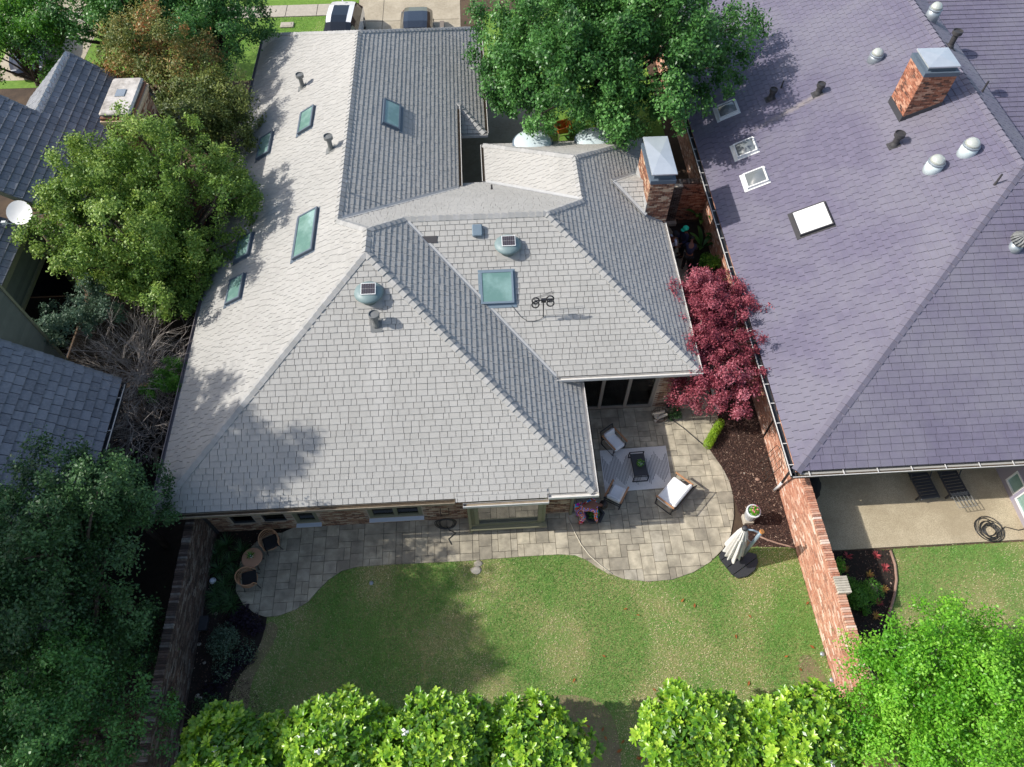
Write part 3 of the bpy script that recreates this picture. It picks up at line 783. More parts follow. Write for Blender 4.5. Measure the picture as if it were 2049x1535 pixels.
for x, y, z in ((3.02, 9.03, 2.66), (-.86, 8.935, 2.54), (6.55, 13.03, 3.14)):
    mb = MB(); mb.lathe([(.05, 0), (.055, -.01), (.05, -.02)], (x - .25 if x > 2 else x, y, z - .045), 14); mb.build('gutter_outlet', 'pipe_dark', H1)
def downspout(p, q, m='trim_sage', r=.045):
    mb = MB(); d = Vector(q) - Vector(p); mb.box((Vector(p) + Vector(q)) / 2, (r * 2, r * 1.6, d.length)); mb.build('downspout', m, H1)
downspout((-.86, 9.05, .05), (-.86, 9.05, 2.4)); downspout((2.56, 9.52, .05), (2.56, 9.52, 2.6)); downspout((-9.46, 9.52, .05), (-9.46, 9.52, 2.5), 'gutter_dark', .05)
downspout((6.68, 13.58, .05), (6.68, 13.58, 3.05), 'gutter_dark')
# soffits (closed eaves)
mb = MB()
for x0, x1, y0, y1, z in ((-10.44, 3.06, 9.14, 9.62, 2.56), (2.5, 3.06, 9.6, 13.6, 2.56), (2.3, 7.04, 13.14, 13.7, 3.06), (6.6, 7.04, 13.7, 25, 3.06), (-10.44, -9.5, 9.62, 35, 2.56)):
    mb.box(((x0 + x1) / 2, (y0 + y1) / 2, z), (x1 - x0, y1 - y0, .03))
mb.build('soffit', 'soffit', H1)
# brick walls with openings
def wall_run(house, p0, p1, z1, nrm, holes=(), bm='brick_house', mm='mortar', th=.2, brick=True, name='wall', z0=0):
    p0, p1, n = Vector((*p0, z0)), Vector((*p1, z0)), Vector(nrm); u = (p1 - p0); L = u.length; u.normalize()
    xs = sorted({0, L, *[h[0] for h in holes], *[h[1] for h in holes]}); mb = MB()
    for a, b in zip(xs, xs[1:]):
        zs = [(0, z1 - z0)]
        for h in holes:
            if h[0] <= a + 1e-6 and h[1] >= b - 1e-6:
                zs = [(0, h[2]), (h[3], z1 - z0)]
        for lo, hi in zs:
            if hi - lo > .01:
                c = p0 + u * (a + b) / 2 + Vector((0, 0, (lo + hi) / 2)) - n * th / 2
                M3 = Matrix((u, n, Vector((0, 0, 1)))).transposed(); mb.box(c, (b - a, th, hi - lo), M=M3)
    o = mb.build(name, mm, house)
    if brick:
        b = MB(); bricks(b, p0, u, None, L, z1 - z0, n, holes); b.build('brick_courses', bm, o, kind='stuff')
    return o
WX0 = -9.5
def hx(u, v, y=9.58): return aty(u, v, y)
win = []    # openings in the south wall, from the photograph
def opening(u0, u1, vb, ztop, y=9.58, x0=WX0):
    a = aty(u0, vb, y); b = aty(u1, vb, y); return (a.x - x0, b.x - x0, (a.z + b.z) / 2, ztop)
z = 380; f_ = 3.94
o1 = opening(380 + 345 / f_, 380 + 530 / f_, 980 + 266 / f_, 2.3)
o2 = opening(380 + 590 / f_, 380 + 775 / f_, 980 + 250 / f_, 2.3)
o3 = opening(380 + 845 / f_, 380 + 1035 / f_, 980 + 262 / f_, 2.35)
o4 = opening(380 + 1418 / f_, 380 + 1842 / f_, 980 + 216 / f_, 2.35)
south = wall_run(H1, (WX0, 9.58), (2.6, 9.58), 2.6, (0, -1, 0), [o1, o2, o3, o4])
wall_run(H1, (2.6, 9.58), (2.6, 13.7), 2.6, (1, 0, 0))
dz = (3.35 - 2.6, 6.05 - 2.6, .0, 2.42)
wall_run(H1, (2.6, 13.65), (6.62, 13.65), 3.1, (0, -1, 0), [(.45, 3.45, 0, 2.42)])
wall_run(H1, (6.62, 13.65), (6.62, 25), 3.1, (1, 0, 0), brick=False)
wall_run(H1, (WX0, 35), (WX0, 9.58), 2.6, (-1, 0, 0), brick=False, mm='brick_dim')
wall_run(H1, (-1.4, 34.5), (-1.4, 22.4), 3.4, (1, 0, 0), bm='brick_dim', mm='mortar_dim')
wall_run(H1, (-.86, 22.9), (.35, 22.9), 3.1, (0, 1, 0), brick=False, mm='brick_dim'); wall_run(H1, (.45, 25), (.45, 22.5), 3.1, (-1, 0, 0), brick=False, mm='brick_dim')
wall_run(H1, (6.62, 24.8), (.45, 24.8), 3.1, (0, 1, 0), brick=False, mm='brick_dim'); wall_run(H1, (-.1, 34.3), (-9.5, 34.3), 2.6, (0, 1, 0), brick=False, mm='brick_dim')
def window(house, x0, x1, z0, z1, y, frame, panes=1, fw=.09, setback=.10, sill=None, glassm='pane', parent_name='window', proud=0.0):
    mb = MB(); yy = y + setback - proud
    for xx, zz, sx, sz in (((x0 + x1) / 2, z0 + fw / 2, x1 - x0, fw), ((x0 + x1) / 2, z1 - fw / 2, x1 - x0, fw)): mb.box((xx, yy, zz), (sx, .10, sz))
    for i in range(panes + 1):
        xx = x0 + fw / 2 + (x1 - x0 - fw) * i / panes; mb.box((xx, yy + .002, (z0 + z1) / 2), (fw, .10, z1 - z0 - 2 * fw + .004))
    o = mb.build(parent_name, frame, house)
    for i in range(panes):
        a, b = x0 + (x1 - x0 - fw) * i / panes + fw, x0 + (x1 - x0 - fw) * (i + 1) / panes
        mb = MB(); mb.box(((a + b) / 2, yy + .01, (z0 + z1) / 2), (b - a, .012, z1 - z0 - 2 * fw)); mb.build('pane', glassm, o)
    if sill:
        mb = MB(); mb.box(((x0 + x1) / 2, y - .03, z0 - .03), (x1 - x0 + .06, .20, .05)); mb.build('sill', sill, o)
    return o
for o_, fr_, pn, sl, wd in ((o1, 'gutter_dark', 1, None, .04), (o2, 'gutter_dark', 1, None, .04), (o3, 'trim_sage', 1, 'sill_white', .13), (o4, 'trim_sage', 2, 'sill_white', .13)):
    window(H1, WX0 + o_[0], WX0 + o_[1], o_[2], o_[3], 9.58, fr_, pn, wd, .07, sl)
# dark rooms behind the glass, curtain in the patio room
mb = MB(); mb.box((-3.5, 11.3, .03), (11.6, 3, .02)); mb.box((-3.5, 11.5, 1.3), (11.6, .05, 2.5)); mb.box((4.4, 16, .03), (4, 4.4, .02)); mb.box((4.4, 17.5, 1.4), (4, .05, 2.8)); mb.box((2.75, 15.5, 1.4), (.05, 3.6, 2.8))
mb.build('interior', 'room_dark', H1)
door = window(H1, 3.05, 6.05, .05, 2.42, 13.65, 'trim_taupe', 3, .12, .06, None, 'pane', 'patio_door')
mb = MB()
for k in range(10):
    x = 5.35 + k * .06; mb.cyl((x, 13.95, .15 if k > 5 else 1.1 + (5 - k) * .18), (x + (k - 9) * .01, 13.95, 2.35), .045, .045, 8, False)
mb.build('curtain', 'curtain', door, smooth=True)
mb = MB(); mb.box((5.0, 13.86, .28), (2.0, .04, .18)); mb.build('bottom_rail', 'curtain', door)
# bay with the big picture window
bx0, bx1 = at(945, 1055, .35).x, at(1090, 1050, .35).x
bayw = MB()
for x in (bx0 + .05, bx1 - .05): bayw.box((x, 9.33, 1.5), (.10, .44, 2.06))
bayw.box(((bx0 + bx1) / 2, 9.33, .42), (bx1 - bx0 - .2, .44, .16)); bayw.build('bay', 'trim_sage', H1)
bw = window(H1, bx0 + .11, bx1 - .11, .48, 2.45, 9.14, 'trim_sage', 1, .14, .05, None, 'mirror_pane', 'picture_window', .06)
mb = MB(); mb.box(((bx0 + bx1) / 2, 9.04, .44), (bx1 - bx0 + .1, .20, .07)); mb.build('sill', 'trim_sage', bw)
# skylights
def mid(fr, *pts):
    o, u, v, n = fr; c = [onp(a, b, o, n) for a, b in pts]; return sum(c, Vector()) / len(c)
def on(fr, u, v): return onp(u, v, fr[0], fr[3])
skylight(H1, mid(fW, (617, 209), (598, 271), (635, 226), (612, 265)), fW, 1.35, .72)
skylight(H1, mid(fW, (545, 265), (520, 322), (533, 294)), fW, 1.35, .72)
skylight(H1, mid(fW, (636, 420), (592, 522), (598, 435), (632, 505)), fW, 2.05, .9)
skylight(H1, mid(fW, (491, 497)), fW, 1.15, .72); skylight(H1, mid(fW, (474, 581)), fW, 1.15, .72)
skylight(H1, mid(fWE, (768, 203), (800, 209), (796, 263), (764, 253)), fWE, 1.55, .72)
skylight(H1, mid(fS2, (962, 543), (1024, 541), (1027, 608), (964, 610)), fS2, 1.12, 1.12, frame_m='frame_blue')
# fans, pipes, box vent, odd dark shingle
solar_fan(H1, -3.62, 14.72, fS); solar_fan(H1, .84, 17.0, fS2)
c = on(fS, 753, 650); vent_pipe(H1, c.x, c.y, fS, .42, .10, 'pipe_grey', .17)
for u_, v_ in ((606, 175), (663, 300)):
    c = on(fW, u_, v_); vent_pipe(H1, c.x, c.y, fW, .5, .09, 'pipe_grey', .17)
c = on(fN, 984, 380); vent_pipe(H1, c.x, c.y, fN, .25, .035, 'pipe_dark', None, 'vent_stub', False)
c = on(fWE, 700, 387); vent_pipe(H1, c.x, c.y, fWE, .55, .03, 'galvanised_dull', None, 'vent_stub', False)
c = on(fW, 497, 468); vent_pipe(H1, c.x, c.y, fW, .3, .04, 'gutter_white', None, 'vent_stub', False)
def slope_box(house, cen, fr, d, m, name, lift=0.0):
    _, u, v, n = fr; M = Matrix((u, v, n)).transposed().to_4x4(); M.translation = Vector(cen) + n * lift
    mb = MB(M); mb.cham((0, 0, d[2] / 2), d, min(d) * .15); return mb.build(name, m, house)
slope_box(H1, on(fS2, 955, 463), fS2, (.34, .40, .16), 'frame_blue', 'box_vent', .02)
slope_box(H1, on(fS2, 860, 480), fS2, (.5, .24, .012), 'pipe_dark', 'dark_shingle', .028)
# two domes on the hidden north slope
for u_, v_, r_ in ((1066, 286, .78), (1190, 279, .78)):
    c = at(u_, v_ + 4, 3.55); zc = roofz(fN3, c.x, c.y); Mx = Matrix.Translation((c.x, c.y, zc))
    mb = MB(Mx); mb.lathe([(.86, -.5), (.86, .12), (.80, .16)], (0, 0, 0), 32); o = mb.build('dome_skylight', 'frame_slate', H1)
    mb = MB(Mx); mb.lathe([(.80, .15), (.78, .19), (.70, .25), (.56, .31), (.36, .355), (.16, .378), (0, .38)], (0, 0, 0), 36); mb.build('dome', 'dome_white', o, smooth=True)
# chimney
def chimney(house, x0, x1, y0, y1, z0, z1, bm, mm, capz, capm='galvanised', over=.07, lid=.30, shoulder='frame_slate'):
    mb = MB(); mb.box(((x0 + x1) / 2, (y0 + y1) / 2, (z0 + z1) / 2), (x1 - x0, y1 - y0, z1 - z0)); c = mb.build('chimney', mm, house)
    b = MB()
    bricks(b, (x0, y0, z0), (1, 0, 0), None, x1 - x0, z1 - z0, (0, -1, 0)); bricks(b, (x0, y1, z0), (0, -1, 0), None, y1 - y0, z1 - z0, (-1, 0, 0))
    bricks(b, (x1, y0, z0), (0, 1, 0), None, y1 - y0, z1 - z0, (1, 0, 0)); bricks(b, (x1, y1, z0), (-1, 0, 0), None, x1 - x0, z1 - z0, (0, 1, 0))
    b.build('brick_courses', bm, c, kind='stuff')
    if capm:
        mb = MB(); mb.box(((x0 + x1) / 2, (y0 + y1) / 2, z1 + .06), (x1 - x0 + .06, y1 - y0 + .06, .16)); mb.box(((x0 + x1) / 2, (y0 + y1) / 2, z1 + .20), (x1 - x0 - .2, y1 - y0 - .2, .16)); mb.build('cap_skirt', shoulder, c)
        hx_, hy_, zc = (x1 - x0) / 2 + over - .05, (y1 - y0) / 2 + over - .05, capz; cx_, cy_ = (x0 + x1) / 2, (y0 + y1) / 2
        mb = MB(); q = [(cx_ - hx_, cy_ - hy_, zc), (cx_ + hx_, cy_ - hy_, zc), (cx_ + hx_, cy_ + hy_, zc), (cx_ - hx_, cy_ + hy_, zc)]
        mb.add(q + [(p[0], p[1], zc - .05) for p in q] + [(cx_, cy_, zc + .07)], [(0, 1, 8), (1, 2, 8), (2, 3, 8), (3, 0, 8), (4, 7, 6, 5), (0, 4, 5, 1), (1, 5, 6, 2), (2, 6, 7, 3), (3, 7, 4, 0)]); mb.build('cap_lid', capm, c)
    return c
chimney(H1, 6.30, 7.20, 20.2, 22.3, 0, 5.12, 'brick_chimney', 'mortar', 5.55)
mb = MB(); mb.box((6.28, 21.2, 3.95), (.03, 2.2, .5)); mb.build('chimney_flashing', 'flashing', H1)
# ================================================================== purple-roofed neighbour, east
H2 = thing('neighbour_house', 'brick house with muted purple shingle roof on the right side', 'house', (16, 20, 0))
SP = []; PW = [.36, .38, .40]; PE = .235
pSW, pAp, pRN, pNW = (9.55, 9.45, 2.7), (18.3, 18.2, 7.075), (18.3, 45, 7.075), (9.55, 45, 2.7)
p1, f1 = slope(H2, [pSW, pAp, pRN, pNW], .225, [.33, .35, .37], SP, h0=.024, jit=.003, gap=.008)
p2, f2 = slope(H2, [pSW, (27.05, 9.45, 2.7), pAp], PE, PW, SP, h0=.026, jit=.003, gap=.007)
p3, f3 = slope(H2, [pAp, (19.6, 19.5, 6.425), (19.6, 45, 6.425), pRN], .225, [.33, .35, .37], SP, h0=.024, jit=.003, gap=.008)
p4, f4 = slope(H2, [(19.62, 19.2, 2.6), (33, 19.2, 2.6), (24.2, 30.6, 6.36), (19.62, 30.6, 6.36)], PE, PW, SP, h0=.026, jit=.003, gap=.007)
emit(SP, 'shingle', 'shingle_purple', 'shingle_field', H2)
mat('cap_purple', (.145, .134, .172), (.17, .157, .20), .6, nscale=6, namt=.25)
caps(H2, pSW, pAp, f1[3], f2[3], 'cap_purple', .17, .3, h=.04); caps(H2, pAp, (18.3, 36, 7.075), f1[3], f3[3], 'cap_purple', .17, .3, h=.04)
caps(H2, (33, 19.2, 2.6), (24.2, 30.6, 6.36), f4[3], Vector((.5, .2, 1)).normalized(), 'cap_purple', .17, .3, h=.04)
valley(H2, (19.62, 19.5, 6.36), (19.62, 31, 6.36), Vector((.3, 0, 1)), Vector((-.3, 0, 1)), 'gutter_white', .05, .02, 'eave_trim')
gutter(H2, (9.4, 9.42, 2.68), (27, 9.42, 2.68), (0, -1, 0), 'gutter_dark', 'gutter_litter', .17, .11, 16)
mb = MB(); mb.box((18.2, 9.245, 2.69), (17.6, .02, .035)); mb.build('gutter_lip', 'gutter_white', H2)
gutter(H2, (9.53, 9.3, 2.68), (9.53, 40, 2.68), (-1, 0, 0), 'gutter_dark', 'gutter_dark', .16, .11, 40)
mb = MB(); mb.box((9.36, 24.6, 2.69), (.02, 30.6, .035)); mb.build('gutter_lip', 'gutter_white', H2)
wall_run(H2, (10.0, 40), (10.0, 12.2), 2.62, (-1, 0, 0), bm='brick_red', mm='mortar')
wall_run(H2, (10.0, 12.2), (18.4, 12.2), 2.62, (0, -1, 0), brick=False, mm='brick_dim')
mb = MB(); mb.box((14, 10.8, 2.6), (8.6, 2.9, .03)); mb.box((9.85, 25, 2.6), (.5, 31, .03)); mb.build('soffit', 'soffit', H2)
mb = MB(); mb.box((22.5, 25, 1.25), (6, 11, 2.5)); mb.box((19.5, 28, 3.0), (.1, 18, 6)); mb.build('wall', 'siding_mauve', H2)
# sun room wall on the neighbour's patio
sr = wall_run(H2, (17.95, 12.2), (17.95, 7.75), 2.6, (-1, 0, 0), [(2.38, 2.98, .30, 1.0), (3.1, 4.1, .30, 1.0)], brick=False, mm='siding_mauve')
for a, b in ((2.38, 2.98), (3.1, 4.1)):
    mb = MB()
    y0, y1 = 12.2 - b, 12.2 - a
    for yy, zz, sy, sz in (((y0 + y1) / 2, .325, y1 - y0, .05), ((y0 + y1) / 2, .975, y1 - y0, .05), (y0 + .025, .65, .05, .60), (y1 - .025, .65, .05, .60)): mb.box((17.97, yy, zz), (.10, sy, sz))
    w = mb.build('window', 'white_trim', H2)
    mb = MB(); mb.box((17.98, (y0 + y1) / 2, .65), (.012, y1 - y0 - .10, .60)); mb.build('pane', 'skylight_glass', w)
mb = MB(); mb.box((17.95, 7.72, .5), (.3, .06, 1.0)); b = MB(); bricks(b, (17.78, 7.69, 0), (1, 0, 0), None, .6, 1.0, (0, -1, 0)); w = mb.build('wall_pier', 'mortar', H2); b.build('brick_courses', 'brick_red', w, kind='stuff')
for u_, v_, dd in ((1456, 222, .8), (1492, 299, .82), (1513, 359, .84)):
    skylight(H2, on(f1, u_, v_), f1, .84, .84, .12, 'white_trim', 'dome_dark', .06, dome=True)
o = skylight(H2, on(f1, 1626, 441), f1, 1.2, 1.2, .12, 'pipe_dark', 'white_trim', .04)
for u_, v_, hh, tp in ((1546, 190, .36, .14), (1640, 180, .36, .15), (1793, 283, .42, .17)):
    c = on(f1, u_ - 4, v_ + 8); vent_pipe(H2, c.x, c.y, f1, hh, .12, 'pipe_dark', tp * 1.15)
c = on(f1, 1563, 176); vent_pipe(H2, c.x, c.y, f1, .35, .03, 'pipe_dark', None, 'vent_stub', False)
for u_, v_ in ((1990, 370), (2000, 226)):
    c = on(f1, u_, v_) if v_ > 300 else Vector((18.9, 22.6, 0)); vent_pipe(H2, c.x, c.y, f1 if v_ > 300 else f3, .45, .035, 'pipe_dark', None, 'vent_stub', False)
vent_pipe(H2, 18.75, 25.4, f3, .55, .11, 'pipe_dark', .19)
def sun_tube(x, y, fr, r=.27, h=.30, dark=False):
    z = roofz(fr, x, y); mb = MB(); mb.lathe([(r * 1.15, -.2), (r * 1.1, h * .5), (r, h)], (x, y, z), 24); o = mb.build('sun_tube', 'galvanised_dull' if dark else 'dome_white', H2, smooth=True)
    mb = MB(); mb.lathe([(r * 1.08, h - .02), (r * 1.1, h + .03), (r * .98, h + .05)], (x, y, z), 24); mb.build('ring', 'galvanised_dull', o)
    mb = MB(); mb.lathe([(r * .98, h + .04), (r * .9, h + .13), (r * .68, h + .21), (r * .35, h + .26), (0, h + .275)], (x, y, z), 24); mb.build('dome', 'dome_clear', o, smooth=True)
for u_, v_ in ((1935, 305), (1866, 338)): c = on(f1, u_, v_); sun_tube(c.x, c.y, f1)
c = on(f1, 1750, 120); sun_tube(c.x, c.y, f1, .24, .22, True); sun_tube(18.7, 27.3, f3, .24, .45, True)
ch2 = chimney(H2, 16.0, 17.22, 22.15, 23.36, 4.6, 7.82, 'brick_orange', 'mortar', 8.16, over=.02)
mb = MB()
for x0, x1, yy in ((15.98, 17.25, 22.13), (15.98, 17.25, 23.38)):
    za, zb = roofz(f1, x0, yy), roofz(f1, x1, yy)
    mb.add([(x0, yy, za - .05), (x1, yy, zb - .05), (x1, yy, zb + .22), (x0, yy, za + .22), (x0, yy + .01, za - .05), (x1, yy + .01, zb - .05), (x1, yy + .01, zb + .22), (x0, yy + .01, za + .22)], [(0, 1, 2, 3), (7, 6, 5, 4), (3, 2, 6, 7), (0, 3, 7, 4), (1, 5, 6, 2)])
za = roofz(f1, 15.98, 22); mb.box((15.98, 22.755, za + .1), (.015, 1.24, .36)); mb.build('chimney_flashing', 'flashing_dark', ch2)
# turbine vent on the south slope
c = on(f2, 2030, 496); z = roofz(f2, c.x, c.y); mb = MB(); mb.lathe([(.22, -.2), (.2, .25)], (c.x, c.y, z), 20); o = mb.build('turbine_vent', 'galvanised_dull', H2, smooth=True)
mb = MB()
for k in range(16):
    a = k / 16 * 6.283; pts = [(c.x + math.cos(a + t * .5) * rr, c.y + math.sin(a + t * .5) * rr, z + .25 + t * .36) for t, rr in ((0, .2), (.3, .29), (.6, .28), (.85, .18), (1, .06))]; mb.tube(pts, [.03, .04, .04, .03, .02], 4)
mb.build('turbine_vanes', 'pipe_grey', o)
# ================================================================== slate-roofed neighbour, west
H3 = thing('neighbour_house', 'dark slate roofed house with grey siding and brick chimney on the left edge', 'house', (-17, 18, 0))
SL = []; LW = [.30, .33, .36, .40]; kl = .8
def lz(x): return 6 - kl * (x + 16.8)
q1, g1 = slope(H3, [(-13.05, 20.2, lz(-13.05)), (-13.05, 28.5, lz(-13.05)), (-16.8, 28.5, 6), (-16.8, 24.5, 6), (-20.5, 24.5, lz(-20.5)), (-20.5, 20.2, lz(-20.5))], .29, LW, SL, h0=.055, gap=.011)
q2, g2 = slope(H3, [(-16.8, 24.55, 6), (-16.8, 28.5, 6), (-19.3, 28.5, 4), (-19.3, 24.55, 4)], .29, LW, SL, h0=.03)
q3, g3 = slope(H3, [(-16.6, 16.2, 4.42), (-16.6, 20.0, 4.42), (-21, 20.0, 4.42 + 4.4 * kl), (-21, 16.2, 4.42 + 4.4 * kl)], .29, LW, SL, h0=.055, gap=.011)
kl2 = .95
q4, g4 = slope(H3, [(-12.6, 4.0, 2.7), (-12.6, 14.12, 2.7), (-17.6, 14.12, 2.7 + 5 * kl2), (-17.6, 4.0, 2.7 + 5 * kl2)], .29, LW, SL, h0=.055, gap=.011)
emit(SL, 'shingle', 'shingle_slate', 'shingle_field', H3)
caps(H3, (-16.8, 24.6, 6), (-16.8, 28.5, 6), g1[3], g2[3], 'slate_ridge', .2, .3, h=.05)
rk = Vector((-.6, .3, 1)).normalized()
caps(H3, (-16.8, 24.5, 6), (-20.5, 24.5, lz(-20.5)), g1[3], Vector((.62, .35, .7)).normalized(), 'shingle_slate', .13, .3, h=.04)
caps(H3, (-13.05, 28.5, lz(-13.05)), (-16.8, 28.5, 6), g1[3], Vector((.62, .35, .7)).normalized(), 'shingle_slate', .13, .3, h=.04)
caps(H3, (-12.6, 14.12, 2.7), (-17.6, 14.12, 2.7 + 5 * kl2), g4[3], Vector((.62, .35, .7)).normalized(), 'shingle_slate', .14, .3, h=.04)
gutter(H3, (-12.58, 4, 2.68), (-12.58, 14.1, 2.68), (1, 0, 0), 'gutter_dark', 'gutter_dark', .13, .1, 8)
mb = MB(); mb.box((-12.44, 9, 2.69), (.02, 10, .03)); mb.build('gutter_lip', 'gutter_white', H3)
# fascias
mb = MB(); mb.add([(-13.05, 20.17, lz(-13.05) - .22), (-20.5, 20.17, lz(-20.5) - .22), (-20.5, 20.17, lz(-20.5) - .02), (-13.05, 20.17, lz(-13.05) - .02), (-13.05, 20.2, lz(-13.05) - .22), (-20.5, 20.2, lz(-20.5) - .22), (-20.5, 20.2, lz(-20.5) - .02), (-13.05, 20.2, lz(-13.05) - .02)], [(1, 0, 3, 2), (4, 5, 6, 7), (2, 3, 7, 6)])
mb.box((-16.58, 18.1, 4.33), (.04, 3.8, .2)); mb.build('fascia', 'trim_sage', H3)
# lap siding: boards are parts
def siding(p0, p1, z0, z1, nrm, bh=.19, slant=None):
    p0, p1, n = Vector((*p0, 0)), Vector((*p1, 0)), Vector(nrm); u = p1 - p0; L = u.length; u.normalize(); c = (p0 + p1) / 2
    M3 = Matrix((u, n, Vector((0, 0, 1)))).transposed(); mb = MB(); mb.box(c - n * .06 + Vector((0, 0, (z0 + z1) / 2)), (L, .1, z1 - z0), M=M3); w = mb.build('wall', 'siding', H3)
    z = z0
    while z < z1:
        h = min(bh, z1 - z); mb = MB(); q = [p0 + n * .022 + Vector((0, 0, z)), p1 + n * .022 + Vector((0, 0, z)), p1 + n * .002 + Vector((0, 0, z + h + .01)), p0 + n * .002 + Vector((0, 0, z + h + .01))]
        mb.add(q + [p - n * .02 for p in q], [(0, 1, 2, 3), (0, 4, 5, 1), (1, 5, 6, 2), (3, 7, 4, 0)]); mb.build('siding_board', 'siding', w); z += bh
siding((-16.75, 20.6), (-13.3, 20.6), .2, 3.6, (0, -1, 0)); siding((-16.75, 15.9), (-16.75, 20.5), .2, 4.3, (1, 0, 0)); siding((-15.26, 13.6), (-15.26, 15.65), .2, 6.6, (1, 0, 0))
mb = MB(); mb.box((-15.25, 15.68, 3.4), (.10, .10, 6.6)); mb.build('corner_board', 'trim_sage', H3)
mb = MB(); mb.box((-13.3, 20.58, 1.9), (.1, .1, 3.5)); mb.build('corner_board', 'trim_sage', H3)
# opening onto the dark side court: posts and beam
mb = MB(); mb.box((-16.70, 18.2, 3.05), (.10, 4.0, .14)); mb.box((-15.0, 20.52, 2.6), (3.0, .10, .14)); mb.box((-16.70, 16.2, 1.5), (.12, .12, 3)); mb.build('door_frame', 'trim_sage', H3)
mb = MB(); mb.box((-16.715, 18.2, 1.5), (.03, 3.8, 2.9)); mb.box((-15.0, 20.56, 1.25), (2.8, .03, 2.4)); mb.build('dark_court_sheet', 'car_glass', H3)  # dark sheets in the openings stand for the court's unlit depth
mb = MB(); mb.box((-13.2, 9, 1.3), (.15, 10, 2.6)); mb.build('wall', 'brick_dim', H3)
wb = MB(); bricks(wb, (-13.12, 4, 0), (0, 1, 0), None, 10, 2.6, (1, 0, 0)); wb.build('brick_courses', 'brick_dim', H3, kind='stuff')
c3 = chimney(H3, -13.6, -12.55, 23.0, 25.1, 0, 6.75, 'brick_chimney', 'mortar_dim', 0, capm=None)
mb = MB()
for k, o_ in ((0, .05), (1, .09), (2, .05)):
    mb.box((-13.075, 24.05, 6.45 + k * .12), (1.05 + 2 * o_, 2.1 + 2 * o_, .10))
mb.build('corbel', 'brick_chimney', c3)
mb = MB(); mb.cham((-13.075, 24.05, 6.86), (1.12, 2.16, .14), .05); mb.build('crown', 'cement_cap', c3)
mb = MB(); mb.box((-13.1, 24.15, 6.94), (.34, .42, .04)); mb.build('flue', 'galvanised_dull', c3)
# satellite dish on the roof corner
dl = at(42, 426, 5.3) - Vector((0, 0, .75))
ds = thing('satellite_dish', 'white oval satellite dish at the roof corner of the slate house', 'dish', dl)
mb = MB(); ax = Vector((-.05, -.6, .75)).normalized(); c = dl + Vector((0, 0, .75))
Q = Vector((0, 0, 1)).rotation_difference(ax).to_matrix(); vs = []; n_ = 28
for k in range(6):
    rr = k / 5
    for i in range(n_): vs.append(Q @ Vector((.47 * rr * math.cos(i / n_ * 6.283), .42 * rr * math.sin(i / n_ * 6.283), .09 * rr * rr)) + c)
mb.add(vs, [(k * n_ + i, (k + 1) * n_ + i, (k + 1) * n_ + (i + 1) % n_, k * n_ + (i + 1) % n_) for k in range(5) for i in range(n_)]); mb.build('reflector', 'dish', ds, smooth=True)
mb = MB(); mb.tube([dl + Vector((.25, 0, -.35)), dl + Vector((.2, .05, .3)), c - ax * .05], .03, 8); mb.build('mast', 'galvanised_dull', ds)
mb = MB(); tip = c + Q @ Vector((-.35, -.38, .42)); mb.tube([c + Q @ Vector((-.1, -.42, .05)), tip], .018, 6); mb.box(tip, (.14, .1, .12)); mb.build('feed_arm', 'dish', ds)
mb = MB(); mb.tube([c - ax * .05 + Vector((0, 0, -.2)), c + Vector((.9, .25, -.25))], .014, 5); mb.build('strut', 'galvanised', ds)

# ================================================================== brick garden walls
def garden_wall(name, label, x_face, x_back, y0, y1, hh, nx, bm, mm, copname='coping_brick', pier=None):
    t = thing(name, label, 'wall', ((x_face + x_back) / 2, (y0 + y1) / 2, 0))
    mb = MB(); mb.box(((x_face + x_back) / 2, (y0 + y1) / 2, hh / 2), (abs(x_back - x_face), y1 - y0, hh)); body = mb.build('wall_body', mm, t)
    b = MB()
    if nx < 0: bricks(b, (x_face, y1, 0), (0, -1, 0), None, y1 - y0, hh, (-1, 0, 0)); bricks(b, (x_back, y0, 0), (0, 1, 0), None, y1 - y0, hh, (1, 0, 0))
    else: bricks(b, (x_face, y0, 0), (0, 1, 0), None, y1 - y0, hh, (1, 0, 0)); bricks(b, (x_back, y1, 0), (0, -1, 0), None, y1 - y0, hh, (-1, 0, 0))
    b.build('brick_courses', bm, body, kind='stuff')
    y = y0; cw = abs(x_back - x_face) + .03
    while y < y1 - .03:
        mb = MB(); j = rng.uniform(-.008, .008); mb.cham(((x_face + x_back) / 2 + rng.uniform(-.006, .006), y + .034, hh + .045 + j * .4), (cw + j, .066, .09), .006, rng.uniform(-.02, .02)); mb.build(copname, bm, t); y += .0745
    return t
ew = garden_wall('brick_wall', 'sunlit orange brick garden wall between the two back lawns', 10.0, 10.24, -1.5, 12.1, 1.88, -1, 'brick_red', 'mortar')
pc = at(1677, 1172, 1.95)
mb = MB(); mb.box((10.2, pc.y, 1.0), (.36, .52, 2.0)); pr = mb.build('pier', 'mortar', ew)
b = MB()
for k in range(7): b.cham((10.2, pc.y - .22 + k * .073, 2.03), (.40, .066, .09), .006)
b.build('pier_cap', 'stone', pr)
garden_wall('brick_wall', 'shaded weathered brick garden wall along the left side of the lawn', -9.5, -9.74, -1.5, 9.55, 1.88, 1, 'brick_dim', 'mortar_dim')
cw = thing('brick_wall', 'short brick cross wall closing the side yard beside the chimney', 'wall', (8.9, 23.6, 0))
mb = MB(); mb.box((8.95, 23.62, 1.05), (2.06, .24, 2.1)); body = mb.build('wall_body', 'mortar', cw)
b = MB(); bricks(b, (7.92, 23.5, 0), (1, 0, 0), None, 2.06, 2.1, (0, -1, 0)); b.build('brick_courses', 'brick_orange', body, kind='stuff')
mb = MB(); mb.box((8.35, 23.45, 1.05), (.72, .34, 2.2)); pr = mb.build('pier', 'mortar', cw)
